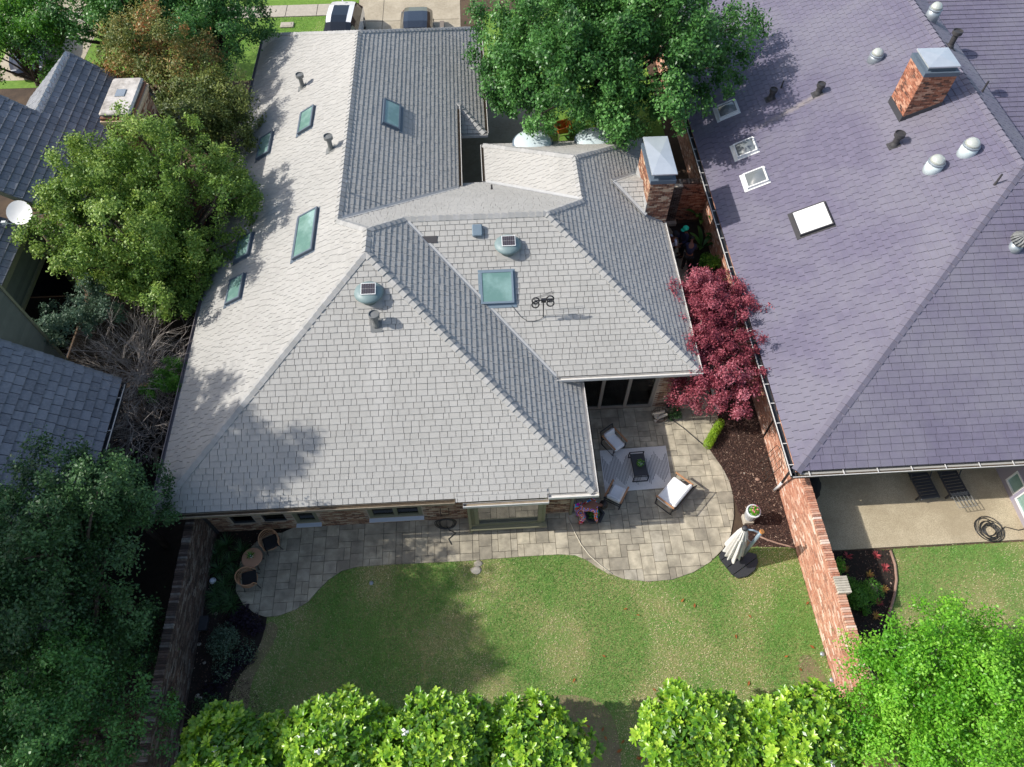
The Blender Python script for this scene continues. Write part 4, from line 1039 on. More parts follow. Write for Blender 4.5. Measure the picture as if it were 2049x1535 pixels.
b = MB(); bricks(b, (7.99, 23.28, 0), (1, 0, 0), None, .72, 2.15, (0, -1, 0)); b.build('brick_courses', 'brick_dim', pr, kind='stuff')
mb = MB(); mb.cham((8.35, 23.35, .1), (.85, .5, .2), .03); mb.build('footing', 'concrete_pale', pr)
for k in range(27):
    mb = MB(); mb.cham((7.96 + k * .0745, 23.62, 2.14), (.066, .27, .09), .006); mb.build('coping_brick', 'brick_dim', cw)
# ================================================================== patio furniture
def bar(mb, a, b, w=.022): mb.cyl(a, b, w * .62, None, 6)
def frame_of(p, q, r, s):
    """origin between two arm segments (p->q) and (r->s): returns centre, angle of facing"""
    p, q, r, s = map(Vector, (p, q, r, s)); c = (p + q + r + s) / 4; f = ((q - p) + (s - r)).normalized(); return c, math.atan2(f.y, f.x), (Vector((p.x + q.x, p.y + q.y)) - Vector((r.x + s.x, r.y + s.y))).length / 2, ((q - p).length + (s - r).length) / 2
def lounge_chair(name, label, arms, dep=.72, group=None, hi=.68):
    """faces local +x. arms: two image segments, back end first"""
    (a0, a1), (b0, b1) = arms; za = .58
    c, ang, wid, ln = frame_of(at(*a0, za), at(*a1, za), at(*b0, za), at(*b1, za)); c.z = .045
    t = thing(name, label, 'chair', c, ang, group); w2 = wid / 2; l2 = max(ln, .5) / 2 + .02
    fr = MB()
    for s in (-1, 1):
        y = s * w2
        pts = [(-l2, y, 0), (l2 * .9, y, 0), (l2 * .95, y, za - .07), (-l2, y, za - .07)]
        for i in range(4): bar(fr, pts[i], pts[(i + 1) % 4], .03)
    for x in (-l2, l2 * .9): bar(fr, (x, -w2, .22), (x, w2, .22), .03)
    fr.build('frame', 'black_metal', t, local=True)
    bk = MB(); n = max(6, int(wid / .05))
    bar(bk, (-l2 - .02, -w2, .3), (-l2 - .14, -w2, hi), .03); bar(bk, (-l2 - .02, w2, .3), (-l2 - .14, w2, hi), .03); bar(bk, (-l2 - .14, -w2, hi), (-l2 - .14, w2, hi), .03)
    for k in range(1, n): y = -w2 + wid * k / n; bar(bk, (-l2 - .02, y, .26), (-l2 - .14, y, hi), .012)
    bk.build('back_frame', 'black_metal', t, local=True)
    for s in (-1, 1):
        am = MB(); am.cham((0, s * w2, za - .03), (l2 * 2 + .06, .065, .035), .008); am.build('armrest', 'teak', t, local=True)
    cu = MB(); nseat = 1
    for k in range(nseat):
        sw_ = (wid - .09) / nseat; y = -w2 + .045 + sw_ * (k + .5); cu.cham((.03, y, .32), (l2 * 2 - .04, sw_ - .012, .16), .045)
    cu.build('seat_cushion', 'white_fabric', t, smooth=False, local=True)
    bc = MB()
    M = Matrix.Translation((-l2 + .05, 0, .47)) @ Matrix.Rotation(R(-14), 4, 'Y')
    bc.M = M; bc.cham((0, 0, 0), (.13, wid - .10, .36), .04); bc.build('back_cushion', 'white_fabric', t, local=True)
    return t
lounge_chair('lounge_chair', 'black framed armchair with white cushions by the house, turned towards the rug', (((1207, 874), (1230, 900)), ((1230, 858), (1253, 881))), group='patio lounge set')
lounge_chair('lounge_chair', 'black framed armchair with white cushions at the lower left corner of the rug', (((1212, 991), (1226, 962)), ((1242, 1006), (1257, 977))), group='patio lounge set')
lounge_chair('loveseat', 'wide black framed loveseat with white cushions in the sun by the rug', (((1386, 970), (1355, 948)), ((1345, 1016), (1315, 993))), group='patio lounge set')['category'] = 'sofa'
# rug with dark stripes woven in
rc = [at(u, v, .05) for u, v in ((1211, 986), (1346, 975), (1332, 892), (1200, 902))]
rg = MB(); rg.prism([tuple(p)[:2] for p in rc], .048, .058); rug = tag(rg.build('rug', 'rug'), 'pale grey outdoor rug with thin dark stripes on the patio', 'rug')
st = MB(); n = 46
for i in range(1, n):
    f = i / n; a = rc[0].lerp(rc[1], f); b = rc[3].lerp(rc[2], f)
    zig = .5 + .5 * math.sin(i * .9); lo = .10 + .22 * abs(((i * .11) % 1) * 2 - 1) + rng.uniform(0, .05); hi = .90 - .24 * abs(((i * .11 + .45) % 1) * 2 - 1) - rng.uniform(0, .05)
    p, q = a.lerp(b, lo), a.lerp(b, hi); d = (rc[1] - rc[0]).normalized() * .008
    st.add([p - d, p + d, q + d, q - d], [(0, 1, 2, 3)])
for i, v in enumerate(st.v): st.v[i] = (v[0], v[1], .0615)
st.build('stripes', 'rug_line', rug)
# coffee table
tc = [at(u, v, .42) for u, v in ((1269, 953), (1296, 951), (1288, 907), (1262, 909))]
cen = sum(tc, Vector()) / 4; tu = (tc[1] - tc[0]); tv = (tc[3] - tc[0]); ta = math.atan2(tu.y, tu.x); tw, tl = tu.length, tv.length; cen.z = .06
tb = thing('coffee_table', 'low black metal coffee table standing on the striped rug', 'table', cen, ta)
mb = MB(); mb.cham((0, 0, .37), (tw, tl, .025), .006); mb.build('table_top', 'charcoal', tb, local=True)
for s in (-1, 1):
    mb = MB(); y = s * (tl / 2 + .05); pts = [(-tw / 2 - .02, y, 0.012), (tw / 2 + .02, y, 0.012), (tw / 2 + .02, y, .40), (-tw / 2 - .02, y, .40)]
    for i in range(4): bar(mb, pts[i], pts[(i + 1) % 4], .03)
    mb.build('leg_frame', 'black_metal', tb, local=True)
mb = MB()
for s in (-1, 1): bar(mb, (s * tw / 2, -tl / 2 - .05, .345), (s * tw / 2, tl / 2 + .05, .345), .03)
mb.build('rail', 'black_metal', tb, local=True)

# leaf clumps for pots and small plants
def sprays(n, r0, r1, h0, h1, lw, droop=.3, seg=3):
    """arching strap leaves from one point -> verts, quads, rnd"""
    V = []; F = []; Rn = []
    for i in range(n):
        a = rng.uniform(0, 6.283); L = rng.uniform(r0, r1); hh = rng.uniform(h0, h1); b = len(V); w = lw * rng.uniform(.7, 1.2)
        for k in range(seg + 1):
            t = k / seg; x = L * t; z = hh * (t * (1 + droop) - droop * t * t * (1.6))
            ww = w * (1 - t) ** .6 if k < seg else .002
            cx_, cy_ = math.cos(a) * x, math.sin(a) * x; sx, sy = -math.sin(a) * ww, math.cos(a) * ww
            V += [(cx_ - sx, cy_ - sy, z), (cx_ + sx, cy_ + sy, z)]
        for k in range(seg): F.append((b + 2 * k, b + 2 * k + 1, b + 2 * k + 3, b + 2 * k + 2)); Rn.append(rng.random())
    return V, F, Rn
def leaf_blob(c, r, n, L, W, squash=1.0, seed=None, inner=.3, up=.4):
    """n diamond leaves scattered over an ellipsoid -> arrays"""
    g_ = npr
    d = g_.normal(size=(n, 3)); d /= np.linalg.norm(d, axis=1)[:, None]
    rad = np.where(g_.random(n) < inner, g_.uniform(.3, .9, n), g_.uniform(.82, 1.08, n))
    rr = np.array(r if hasattr(r, '__len__') else (r, r, r * squash), float)
    p = np.array(c, float) + d * rr * rad[:, None]
    nn = d * .8 + g_.normal(size=(n, 3)) * .55 + np.array([0, 0, up]); nn /= np.linalg.norm(nn, axis=1)[:, None]
    return leaf_quads(p, nn, L, W)
def leaf_quads(p, nn, L, W, fold=.25):
    n = len(p); t = npr.normal(size=(n, 3)); t -= nn * (t * nn).sum(1)[:, None]; t /= np.linalg.norm(t, axis=1)[:, None] + 1e-9
    s = np.cross(nn, t); l = (L * npr.uniform(.65, 1.2, n))[:, None]; w = (W * npr.uniform(.7, 1.2, n))[:, None] * .5
    q = [p - t * l * .5, p - s * w + nn * w * fold, p + t * l * .5, p + s * w + nn * w * fold]
    V = np.stack(q, 1).reshape(-1, 3); F = np.arange(4 * n).reshape(-1, 4)
    return V, F
def pot_plant(name, label, loc, pot_prof, potm, leafm, blob=None, straps=None, cat='plant', seg=18, group=None, soil_h=None):
    t = thing(name, label, cat, loc, 0, group)
    mb = MB(); mb.lathe(pot_prof, loc, seg); mb.build('pot', potm, t, smooth=False)
    top = max(p[1] for p in pot_prof); base = Vector(loc) + Vector((0, 0, top - .02))
    sr = max(p[0] for p in pot_prof) * .8
    mb = MB(); mb.lathe([(sr, top - .05), (0, top - .04)], loc, seg); mb.build('potting_soil', 'dark_soil', t)
    if straps:
        V, F, Rn = sprays(*straps); mb = MB()
        for f, r in zip(F, Rn): mb.add([tuple(Vector(V[i]) + base) for i in f], [(0, 1, 2, 3)], r)
        mb.build('foliage', leafm, t)
    if blob:
        r, n, L, W = blob; V, F = leaf_blob(base + Vector((0, 0, r * .5)), r, n, L, W); raw_mesh('foliage', V, F, npr.random(len(F)), leafm, t)
    return t
pp = at(1280, 931, .45); pot_plant('potted_plant', 'small leafy plant in a grey pot on the black coffee table', (pp.x, pp.y, .445), [(.05, 0), (.07, .13), (.075, .15)], 'pot_white', 'leaf_fresh', blob=(.13, 120, .09, .035))
# ------------------------------------------------------------------ rattan bistro set
def rattan_chair(label, u, v, face):
    c = at(u, v, .05); c.z = .045
    t = thing('rattan_chair', label, 'chair', c, face, 'rattan bistro set')
    def arc(r, z, a0=-2.2, a1=2.2, n=18, e=1.0): return [(-math.cos(a0 + (a1 - a0) * i / n) * r * e, math.sin(a0 + (a1 - a0) * i / n) * r, z(a0 + (a1 - a0) * i / n) if callable(z) else z) for i in range(n + 1)]
    hz = lambda a: .60 + .18 * max(0, math.cos(a * .75))
    mb = MB(); mb.tube(arc(.31, hz), .019, 8); mb.tube(arc(.29, .40), .016, 6); mb.tube([(.28 * math.cos(i / 20 * 6.283), .28 * math.sin(i / 20 * 6.283), .40) for i in range(20)], .016, 6, closed=True)
    e0, e1 = arc(.31, hz)[0], arc(.31, hz)[-1]
    for e in (e0, e1): mb.tube([e, (e[0] + .06, e[1], e[2] - .08), (e[0] + .05, e[1] * .95, .40)], .018, 6)
    mb.build('rim', 'rattan', t, local=True)
    mb = MB()
    for p, q in zip(arc(.30, hz, -2.0, 2.0, 26), arc(.28, .40, -2.0, 2.0, 26)): mb.cyl(q, p, .007, None, 5, False)
    for f in (.35, .68): mb.tube(arc(.29, lambda a, f=f: .40 + (hz(a) - .40) * f, -2.0, 2.0, 20), .007, 5)
    mb.build('spindles', 'rattan', t, local=True)
    mb = MB(); mb.cham((.03, 0, .435), (.46, .46, .07), .03); mb.build('cushion', 'black_fabric', t, local=True)
    for sx, sy in ((1, 1), (1, -1), (-1, 1), (-1, -1)):
        mb = MB(); mb.cyl((sx * .18, sy * .18, .40), (sx * .25, sy * .25, 0), .013, None, 6); mb.build('leg', 'black_metal', t, local=True)
    return t
rattan_chair('rattan tub chair with black cushion nearest the house wall', 548, 1093, R(-68))
rattan_chair('rattan tub chair with black cushion furthest out on the curved patio end', 505, 1166, R(12))
c = at(515, 1128, 0); bt = thing('bistro_table', 'round terracotta coloured table between the two rattan chairs', 'table', (c.x, c.y, .045), 0, 'rattan bistro set')
mb = MB(); mb.lathe([(.32, .52), (.335, .535), (.32, .55)], (c.x, c.y, .045), 32); mb.build('table_top', 'terracotta_top', bt)
for k in range(4):
    a = k * 1.57 + .5; mb = MB(); mb.cyl((c.x + .2 * math.cos(a), c.y + .2 * math.sin(a), .56), (c.x + .26 * math.cos(a), c.y + .26 * math.sin(a), .045), .012, None, 6); mb.build('leg', 'black_metal', bt)
pot_plant('potted_plant', 'small green fern in a pot on the round bistro table', (c.x - .02, c.y + .03, .597), [(.05, 0), (.065, .10)], 'pot_white', 'leaf_fresh', straps=(26, .10, .2, .06, .16, .016))
# ------------------------------------------------------------------ cantilever umbrella, closed
ub = at(1478, 1122, 0)
um = thing('patio_umbrella', 'closed white cantilever umbrella on a black weighted base at the lawn corner', 'umbrella', (ub.x, ub.y, .012))
bp = [at(1400 + x / 7.673, 980 + y / 7.673, .10) for x, y in ((300, 1010), (375, 880), (620, 930), (870, 985), (897, 1110), (850, 1230), (740, 1325), (600, 1355), (510, 1300), (330, 1080))]
bpl = [tuple(p)[:2] for p in bp]; d = Vector((bpl[4][0] - bpl[0][0], bpl[4][1] - bpl[0][1]))
axis_ = (at(1400 + 850 / 7.673, 980 + 1050 / 7.673, .1) - at(1400 + 510 / 7.673, 980 + 1300 / 7.673, .1)).normalized(); perp = Vector((-axis_.y, axis_.x, 0))
org = Vector((*bpl[0], 0)); P2 = [((Vector((*p, 0)) - org).dot(axis_), (Vector((*p, 0)) - org).dot(perp)) for p in bpl]
lo, hi = min(p[1] for p in P2), max(p[1] for p in P2)
for k in range(4):
    q = clip(P2, lo + (hi - lo) * k / 4 + .008, lo + (hi - lo) * (k + 1) / 4 - .008, 1)
    pl = [tuple((org + axis_ * a + perp * b))[:2] for a, b in q]; mb = MB(); mb.prism(pl, .015, .10); cx_ = sum(p[0] for p in pl) / len(pl); cy_ = sum(p[1] for p in pl) / len(pl)
    mb.prism([(x + (cx_ - x) * .06, y + (cy_ - y) * .06) for x, y in pl], .098, .112); mb.build('base_weight', 'charcoal', um)
mt = at(1522, 1066, 2.42); mb0 = at(1481, 1117, .1); mtop = Vector((mb0.x + .02, mb0.y, 2.45))
mb = MB(); mb.cyl(mb0, mtop, .055, .055, 12); mb.build('mast', 'umbrella_pole', um, smooth=True)
mb = MB(); mb.cyl((mb0.x, mb0.y, .10), (mb0.x, mb0.y, .42), .085, .075, 12); mb.cyl((mb0.x + .08, mb0.y, .5), (mb0.x - .1, mb0.y + .05, .5), .05, .05, 8); mb.build('crank_collar', 'gutter_dark', um)
mb = MB(); mb.cyl(mtop - Vector((0, 0, .02)), mtop + Vector((.02, 0, .035)), .075, .07, 14); mb.build('mast_cap', 'umbrella_end', um)
ct = at(1490, 1058, 2.42); ctb = at(1470, 1106, .62)
mb = MB(); mb.tube([mtop - Vector((0, 0, .12)), (mtop + ct) / 2 + Vector((0, 0, .0)), ct - Vector((0, 0, .05))], .03, 8); mb.tube([(mb0.x, mb0.y, 1.5), ct - Vector((0, 0, .45))], .02, 6); mb.build('arm', 'umbrella_pole', um)
n = 88; vs = []; axc = ctb - ct
for k, (t, r_, dp) in enumerate(((0, .05, 0), (.05, .08, .2), (.2, .125, .25), (.42, .17, .27), (.65, .215, .29), (.86, .25, .30), (1.0, .26, .32))):
    for i in range(n):
        a = i / n * 6.283; rr = r_ * (1 + dp * math.cos(a * 11 + .8 * math.sin(a * 2) + k * .12)) * (1 + .15 * math.sin(a * 3 + 1)); p = ct + axc * t + Vector((-.04, 0, 0)) * t
        zz = .05 * math.cos(a * 8) * (t > .9)
        vs.append((p.x + rr * math.cos(a), p.y + rr * math.sin(a), p.z + zz - .1 * (t > .99) * math.sin(a * 2 + 1)))
mb = MB(); mb.add(vs, [(k * n + i, k * n + (i + 1) % n, (k + 1) * n + (i + 1) % n, (k + 1) * n + i) for k in range(6) for i in range(n)] + [tuple(range(n))]); mb.build('canopy', 'umbrella_cloth', um, smooth=True)
vs = []
for k, (t, r_, dp) in enumerate(((0, .06, 0), (.08, .10, .2), (.30, .165, .28))):
    for i in range(n):
        a = i / n * 6.283; rr = r_ * (1 + dp * math.cos(a * 11)); p = ct + axc * t; vs.append((p.x + rr * math.cos(a), p.y + rr * math.sin(a), p.z + .02))
mb = MB(); mb.add(vs, [(k * n + i, k * n + (i + 1) % n, (k + 1) * n + (i + 1) % n, (k + 1) * n + i) for k in range(2) for i in range(n)]); mb.build('vent_flap', 'umbrella_cloth', um, smooth=True)
mb = MB(); mb.lathe([(.09, 0), (.085, .06), (.04, .09), (0, .095)], ct, 16); mb.build('finial', 'pipe_dark', um, smooth=True)
# ------------------------------------------------------------------ urn, hex planter, basket, trellis
c = at(1494, 1042, 0); u = thing('flower_urn', 'tall white fluted urn with green and pink flowers in the mulch bed', 'planter', (c.x, c.y, .02))
mb = MB(); mb.cham((c.x, c.y, .12), (.34, .34, .2), .02); mb.build('plinth', 'concrete_pale', u)
mb = MB(); n = 40; vs = []; prof = [(.10, .22), (.13, .27), (.11, .32), (.20, .48), (.21, .7), (.195, .78)]
for r_, h in prof:
    for i in range(n): a = i / n * 6.283; q = r_ * (1 + .035 * (i % 2)); vs.append((c.x + q * math.cos(a), c.y + q * math.sin(a), h))
mb.add(vs, [(k * n + i, k * n + (i + 1) % n, (k + 1) * n + (i + 1) % n, (k + 1) * n + i) for k in range(len(prof) - 1) for i in range(n)]); mb.build('bowl', 'pot_fluted', u)
mb = MB(); mb.lathe([(.20, .78), (.24, .80), (.24, .85), (.20, .86), (.185, .80), (0, .79)], (c.x, c.y, 0), 32); mb.build('rim', 'pot_white', u)
V, F = leaf_blob((c.x + .01, c.y, .88), (.16, .16, .10), 150, .10, .06); raw_mesh('foliage', V, F, npr.random(len(F)), 'leaf_lime', u)
V, F = leaf_blob((c.x + .03, c.y, .94), (.16, .16, .06), 30, .06, .06, inner=0); raw_mesh('flowers', V, F, npr.random(len(F)), 'petal_pink', u)
c = at(1186, 1038, 0); hp = thing('hexagonal_planter', 'dark hexagonal planter with green plant beside the bending person', 'planter', (c.x, c.y, .045))
mb = MB(); mb.lathe([(.24, .045), (.36, .40), (.38, .40), (.38, .44), (.31, .44), (.29, .34), (0, .34)], (c.x, c.y, 0), 6); mb.build('pot', 'charcoal', hp)
V, F = leaf_blob((c.x, c.y, .42), (.2, .2, .14), 130, .10, .05); raw_mesh('foliage', V, F, npr.random(len(F)), 'leaf_fresh', hp)
c = at(1318, 838, 0); bk = thing('wire_basket', 'rusty wire basket holding grey logs by the patio door', 'basket', (c.x, c.y, .045))
mb = MB()
for h, r_ in ((.06, .20), (.2, .25), (.34, .29)): mb.tube([(c.x + r_ * math.cos(i / 24 * 6.283), c.y + r_ * math.sin(i / 24 * 6.283), h) for i in range(24)], .008, 5, closed=True)
for i in range(22): a = i / 22 * 6.283; mb.cyl((c.x + .2 * math.cos(a), c.y + .2 * math.sin(a), .05), (c.x + .3 * math.cos(a), c.y + .3 * math.sin(a), .36), .006, None, 4, False)
mb.build('wire_body', 'rust_wire', bk)
for i in range(5):
    a = rng.uniform(-.4, .4) + .5; x, y = c.x + rng.uniform(-.1, .1), c.y + rng.uniform(-.1, .1); d = Vector((math.cos(a), math.sin(a), rng.uniform(-.1, .25))) * .22; mb = MB(); p = Vector((x, y, .24 + .05 * i)); mb.cyl(p - d, p + d, .055, None, 9); mb.build('log', 'stone', bk)
c = at(1530, 958, 0); tr = thing('garden_trellis', 'thin black wire arch trellis leaning on the brick wall', 'trellis', (9.55, c.y, .02))
a0, a1 = at(1524, 958, .03), at(1558, 884, .9)
p0 = Vector((9.62, 10.1, .03)); mb = MB()
for off, tp in ((0, 1.35), (.10, 1.15), (-.10, 1.15)): pass
arch = []
for i in range(15):
    t = i / 14 * math.pi; arch.append((9.80 - .02 * math.sin(t), 10.75 - .38 * math.cos(t), 1.15 + .38 * math.sin(t)))
pts = [(9.55, 10.35, .02)] + arch + [(9.55, 11.1, .02)]; mb.tube(pts, .011, 6)
for k in (-.2, 0, .2): mb.tube([(9.57, 10.75 + k, .05), (9.80, 10.75 + k, 1.45 - abs(k) * .5)], .007, 5)
for h in (.3, .65, 1.0): mb.tube([(9.56 + h * .2, 10.37, h), (9.56 + h * .2, 11.1, h)], .007, 5)
mb.build('wire_frame', 'wire', tr)
# ------------------------------------------------------------------ hoses
def hose(name, label, c, turns, r_, tail, m='hose_black', rad=.014, sq=1.0):
    pts = []; ph = rng.uniform(0, 6)
    for i in range(int(turns * 22)):
        a = i / 22 * 6.283; q = r_ * (.72 + .28 * math.sin(i * .11 + ph)); ox, oy = .07 * math.sin(i * .07), .07 * math.cos(i * .093)
        pts.append((c[0] + ox + q * math.cos(a), c[1] + oy + sq * q * math.sin(a), c[2] + .012 + .02 * abs(math.sin(i * .21)) + .012 * (i // 22)))
    mb = MB(); mb.tube(pts + list(tail), rad, 6); return tag(mb.build(name, m, smooth=True), label, 'hose')
c = at(1978, 1062, .06); hose('garden_hose', "coiled black garden hose on the neighbour's concrete patio", (c.x, c.y, .06), 8, .42, [tuple(c + Vector((.6, .1, .02))), tuple(c + Vector((1.0, -.05, .03))), (18.35, c.y + .05, .12)])
c = aty(892, 1035, 9.46); hh = thing('hose_reel', 'black coiled hose hanging from a wall bracket over the paving', 'hose', (c.x, 9.5, .3))
pts = []
for i in range(6 * 24):
    a = i / 24 * 6.283; q = .30 + .04 * math.sin(i * .13); pts.append((c.x + q * math.cos(a) + .05 * math.sin(i * .05), 9.32 - .06 * abs(math.sin(a)) - .004 * i / 24 + .05 * math.sin(a), .42 + .36 * math.sin(a) * (.8 + .1 * math.sin(i * .08))))
mb = MB(); mb.tube(pts, .015, 6); mb.tube([(c.x, 9.3, .1), (c.x + .1, 9.15, .06), (c.x + .3, 9.05, .062), (c.x + .05, 8.85, .062), (c.x + .15, 8.65, .062)], .015, 6); mb.build('coil', 'hose_black', hh, smooth=True)
mb = MB(); mb.tube([(c.x - .14, 9.55, 1.05), (c.x - .14, 9.38, 1.0), (c.x - .14, 9.40, .82), (c.x + .14, 9.40, .82), (c.x + .14, 9.38, 1.0), (c.x + .14, 9.55, 1.05)], .012, 6); mb.build('wall_bracket', 'black_metal', hh)
pts = [tuple(at(u_, v_, .06)) for u_, v_ in ((1137, 1035), (1147, 1060), (1163, 1090), (1180, 1112), (1200, 1130), (1225, 1148))]
mb = MB(); mb.tube(pts, .014, 6); tag(mb.build('garden_hose', 'hose_white', smooth=True), 'thin pale hose lying along the patio from the house corner', 'hose')
pts = [tuple(at(u_, v_, .06)) for u_, v_ in ((1322, 826), (1345, 840), (1370, 858), (1392, 877), (1411, 893))]
mb = MB(); mb.tube(pts, .018, 6); tag(mb.build('garden_hose', 'hose_black', smooth=True), 'thin black hose crossing the paving to the small hedge', 'hose')
# ------------------------------------------------------------------ antenna on the roof
c = on(fS2, 1087, 635); an = thing('tv_antenna', 'black four-ring antenna on a short mast on the grey roof', 'antenna', c)
mb = MB(); tp = c + Vector((-.02, 0, .88)); mb.cyl(c, tp, .018, None, 8); mb.build('mast', 'black_metal', an)
for dx, dz_ in ((-.27, .10), (-.27, -.10), (.20, .16), (.22, -.06)):
    mb = MB(); o_ = tp + Vector((dx, -.08, dz_)); mb.tube([tuple(o_ + Vector((.115 * math.cos(i / 18 * 6.283), .03 * math.sin(i / 18 * 6.283), .115 * math.sin(i / 18 * 6.283)))) for i in range(18)], .024, 7, closed=True); mb.build('ring', 'black_metal', an, smooth=True)
mb = MB(); mb.tube([tp + Vector((-.3, 0, 0)), tp + Vector((.3, 0, .05))], .022, 6); mb.box(tp, (.16, .1, .12)); mb.build('boom', 'black_metal', an)
mb = MB()
for s in (0, 1, 2): mb.tube([tp + Vector((-.36 + .05 * s, .1 + s * .05, -.08)), tp + Vector((.36, .16 + s * .05, .16))], .006, 4)
mb.build('reflector_rods', 'black_metal', an)
pts = [c + Vector((0, -.02, .06))] + [on(fS2, u_, v_) + fS2[3] * .05 for u_, v_ in ((1080, 640), (1068, 643), (1055, 643), (1043, 635), (1032, 622), (1024, 612))]
mb = MB(); mb.tube([tuple(p) for p in pts], .008, 5); mb.build('cable', 'hose_black', an)
# ------------------------------------------------------------------ neighbour's patio: loungers, grill, box
def lounger(label, u0, v0, deployed, rz):
    c = at(u0, v0, .06); t = thing('sun_lounger', label, 'lounger', (c.x, c.y, .06), rz, 'black wicker loungers on the neighbour patio')
    mb = MB()
    for s in (-1, 1): bar(mb, (s * .32, -.05, .30), (s * .32, 1.9, .30), .05)
    for y in (0, .95, 1.88): bar(mb, (-.32, y, .30), (.32, y, .30), .05)
    mb.build('frame', 'charcoal', t, local=True)
    for sx in (-1, 1):
        for y in (.1, 1.75): mb = MB(); mb.box((sx * .32, y, .15), (.05, .06, .30)); mb.build('leg', 'charcoal', t, local=True)
    for k in range(11):
        y = .06 + k * .115
        if y < 1.3: mb = MB(); mb.cham((0, y, .33), (.60, .095, .025), .008); mb.build('slat', 'charcoal' if k or deployed else 'pipe_grey', t, local=True)
    M = Matrix.Translation((0, 1.3, .33)) @ Matrix.Rotation(R(32), 4, 'X')
    mb = MB(M)
    for k in range(6): mb.cham((0, .06 + k * .115, 0), (.60, .095, .025), .008)
    mb.build('backrest', 'charcoal', t, local=True)
    mb = MB()
    for s in (-1, 1): mb.tube([(s * .36, .75, .3), (s * .37, .85, .5), (s * .37, 1.25, .53), (s * .36, 1.4, .32)], .022, 6)
    mb.build('armrest', 'charcoal', t, local=True)
    if not deployed:
        mb = MB()
        for k in range(6): bar(mb, (-.32 + k * .128, -.45, .42), (-.32 + k * .128, .15, .36), .016)
        for y in (-.45, -.2, .1): bar(mb, (-.33, y, .42 - (y + .45) * .1), (.33, y, .42 - (y + .45) * .1), .018)
        mb.build('foot_rack', 'pipe_grey', t, local=True)
    return t
lounger('black wicker lounger nearest the covered grill under the purple eave', 1853, 1003, True, R(5)); lounger('black wicker lounger with open wire foot rack nearest the sun room', 1912, 1000, False, R(5))
c = at(1652, 1010, 0); gr = thing('covered_grill', 'grill under a loose black cover between wall and patio', 'grill', (c.x, c.y, .06)); mb = MB(); n = 24; vs = []
for h, a_, b_ in ((.06, .42, .62), (.4, .40, .60), (.8, .40, .58), (1.05, .32, .50), (1.15, .16, .3)):
    for i in range(n): q = i / n * 6.283; k = 1 + .06 * math.sin(q * 7 + h * 4) ; vs.append((10.72 + a_ * k * math.copysign(abs(math.cos(q)) ** .6, math.cos(q)), 9.95 + b_ * k * math.copysign(abs(math.sin(q)) ** .6, math.sin(q)), h))
mb.add(vs, [(k * n + i, k * n + (i + 1) % n, (k + 1) * n + (i + 1) % n, (k + 1) * n + i) for k in range(4) for i in range(n)] + [tuple(range(4 * n, 5 * n))]); mb.build('cover', 'black_fabric', gr, smooth=True)
mb = MB(); mb.tube([(10.45, 9.4, 1.0), (10.4, 9.5, 1.02), (10.4, 10.3, 1.02)], .02, 6); mb.build('handle', 'black_metal', gr)
c = at(1652, 1055, 0); bx = thing('deck_box', 'small black box with sloped lid against the brick wall', 'box', (10.45, c.y, .06)); mb = MB(); mb.cham((10.45, c.y, .26), (.36, .8, .4), .02); mb.build('body', 'charcoal', bx); mb = MB(); mb.cham((10.45, c.y, .485), (.40, .86, .045), .015); mb.build('lid', 'pipe_dark', bx)
# drain pipe from the purple gutter over the wall, pots edging and bits
dp = thing('drain_pipe', 'dark downpipe with white elbow running over the brick wall into the bed', 'pipe', (9.7, 9.7, .02))
mb = MB(); mb.tube([(9.47, 9.55, 2.58), (9.60, 9.70, 2.2), (9.86, 9.95, .75)], .045, 10); mb.build('upper_pipe', 'gutter_dark', dp, smooth=True); mb = MB(); mb.tube([(9.85, 9.94, .8), (9.88, 9.98, .45), (9.84, 10.0, .06)], .052, 10); mb.build('lower_pipe', 'pot_white', dp, smooth=True)
pts = [tuple(at(u_, v_, .05)) for u_, v_ in ((1782, 1102), (1791, 1130), (1794, 1160), (1790, 1190), (1783, 1215), (1776, 1240))]
mb = MB(); mb.tube(pts, .045, 8); tag(mb.build('bed_edging', 'edging', smooth=True), "curved pale edging pipe between the neighbour's bed and lawn", 'edging')
pts = [tuple(at(u_, v_, .04)) for u_, v_ in ((1518, 1073), (1535, 1080), (1555, 1087), (1575, 1092), (1592, 1097))]
mb = MB(); mb.tube(pts, .03, 8); tag(mb.build('bed_edging', 'edging', smooth=True), 'thin brown edging strip between mulch bed and lawn near the umbrella', 'edging')
def rock(label, u_, v_, r_, z=0, m='stone', sq=.5, group=None):
    c = at(u_, v_, z); mb = MB(); n = 9; vs = []
    for k in range(5):
        ph = (k / 4) * math.pi; 
        for i in range(n): a = i / n * 6.283; q = r_ * math.sin(ph) * rng.uniform(.8, 1.15) + .002; vs.append((c.x + q * math.cos(a), c.y + q * math.sin(a) * .8, z + r_ * sq * (1 - math.cos(ph)) * .6 - .01))
    mb.add(vs, [(k * n + i, k * n + (i + 1) % n, (k + 1) * n + (i + 1) % n, (k + 1) * n + i) for k in range(4) for i in range(n)]); return tag(mb.build('stone', m, smooth=True), label, 'stone', group)
rock('flat pale stone at the patio edge by the picture window', 953, 1142, .2, sq=.25); rock('pale flat stone lying in the grass below the paving', 957, 1128, .16, sq=.25)
rock("brown boulder in the neighbour's bed beside a green shrub", 1742, 1178, .22, m='edging', sq=.7); rock('small brown stone beside the wire trellis', 1515, 960, .09, m='edging', sq=.8)
for k in range(12):
    rock('small pale stone in the shaded west bed', rng.uniform(395, 440), rng.uniform(1200, 1420), rng.uniform(.04, .08), group='pale stones in the west bed')
for k in range(8):
    rock('small pale pebble in the mulch beside the patio', rng.uniform(1475, 1560), rng.uniform(900, 1080), rng.uniform(.02, .035), z=.03, group='pebbles in the mulch')
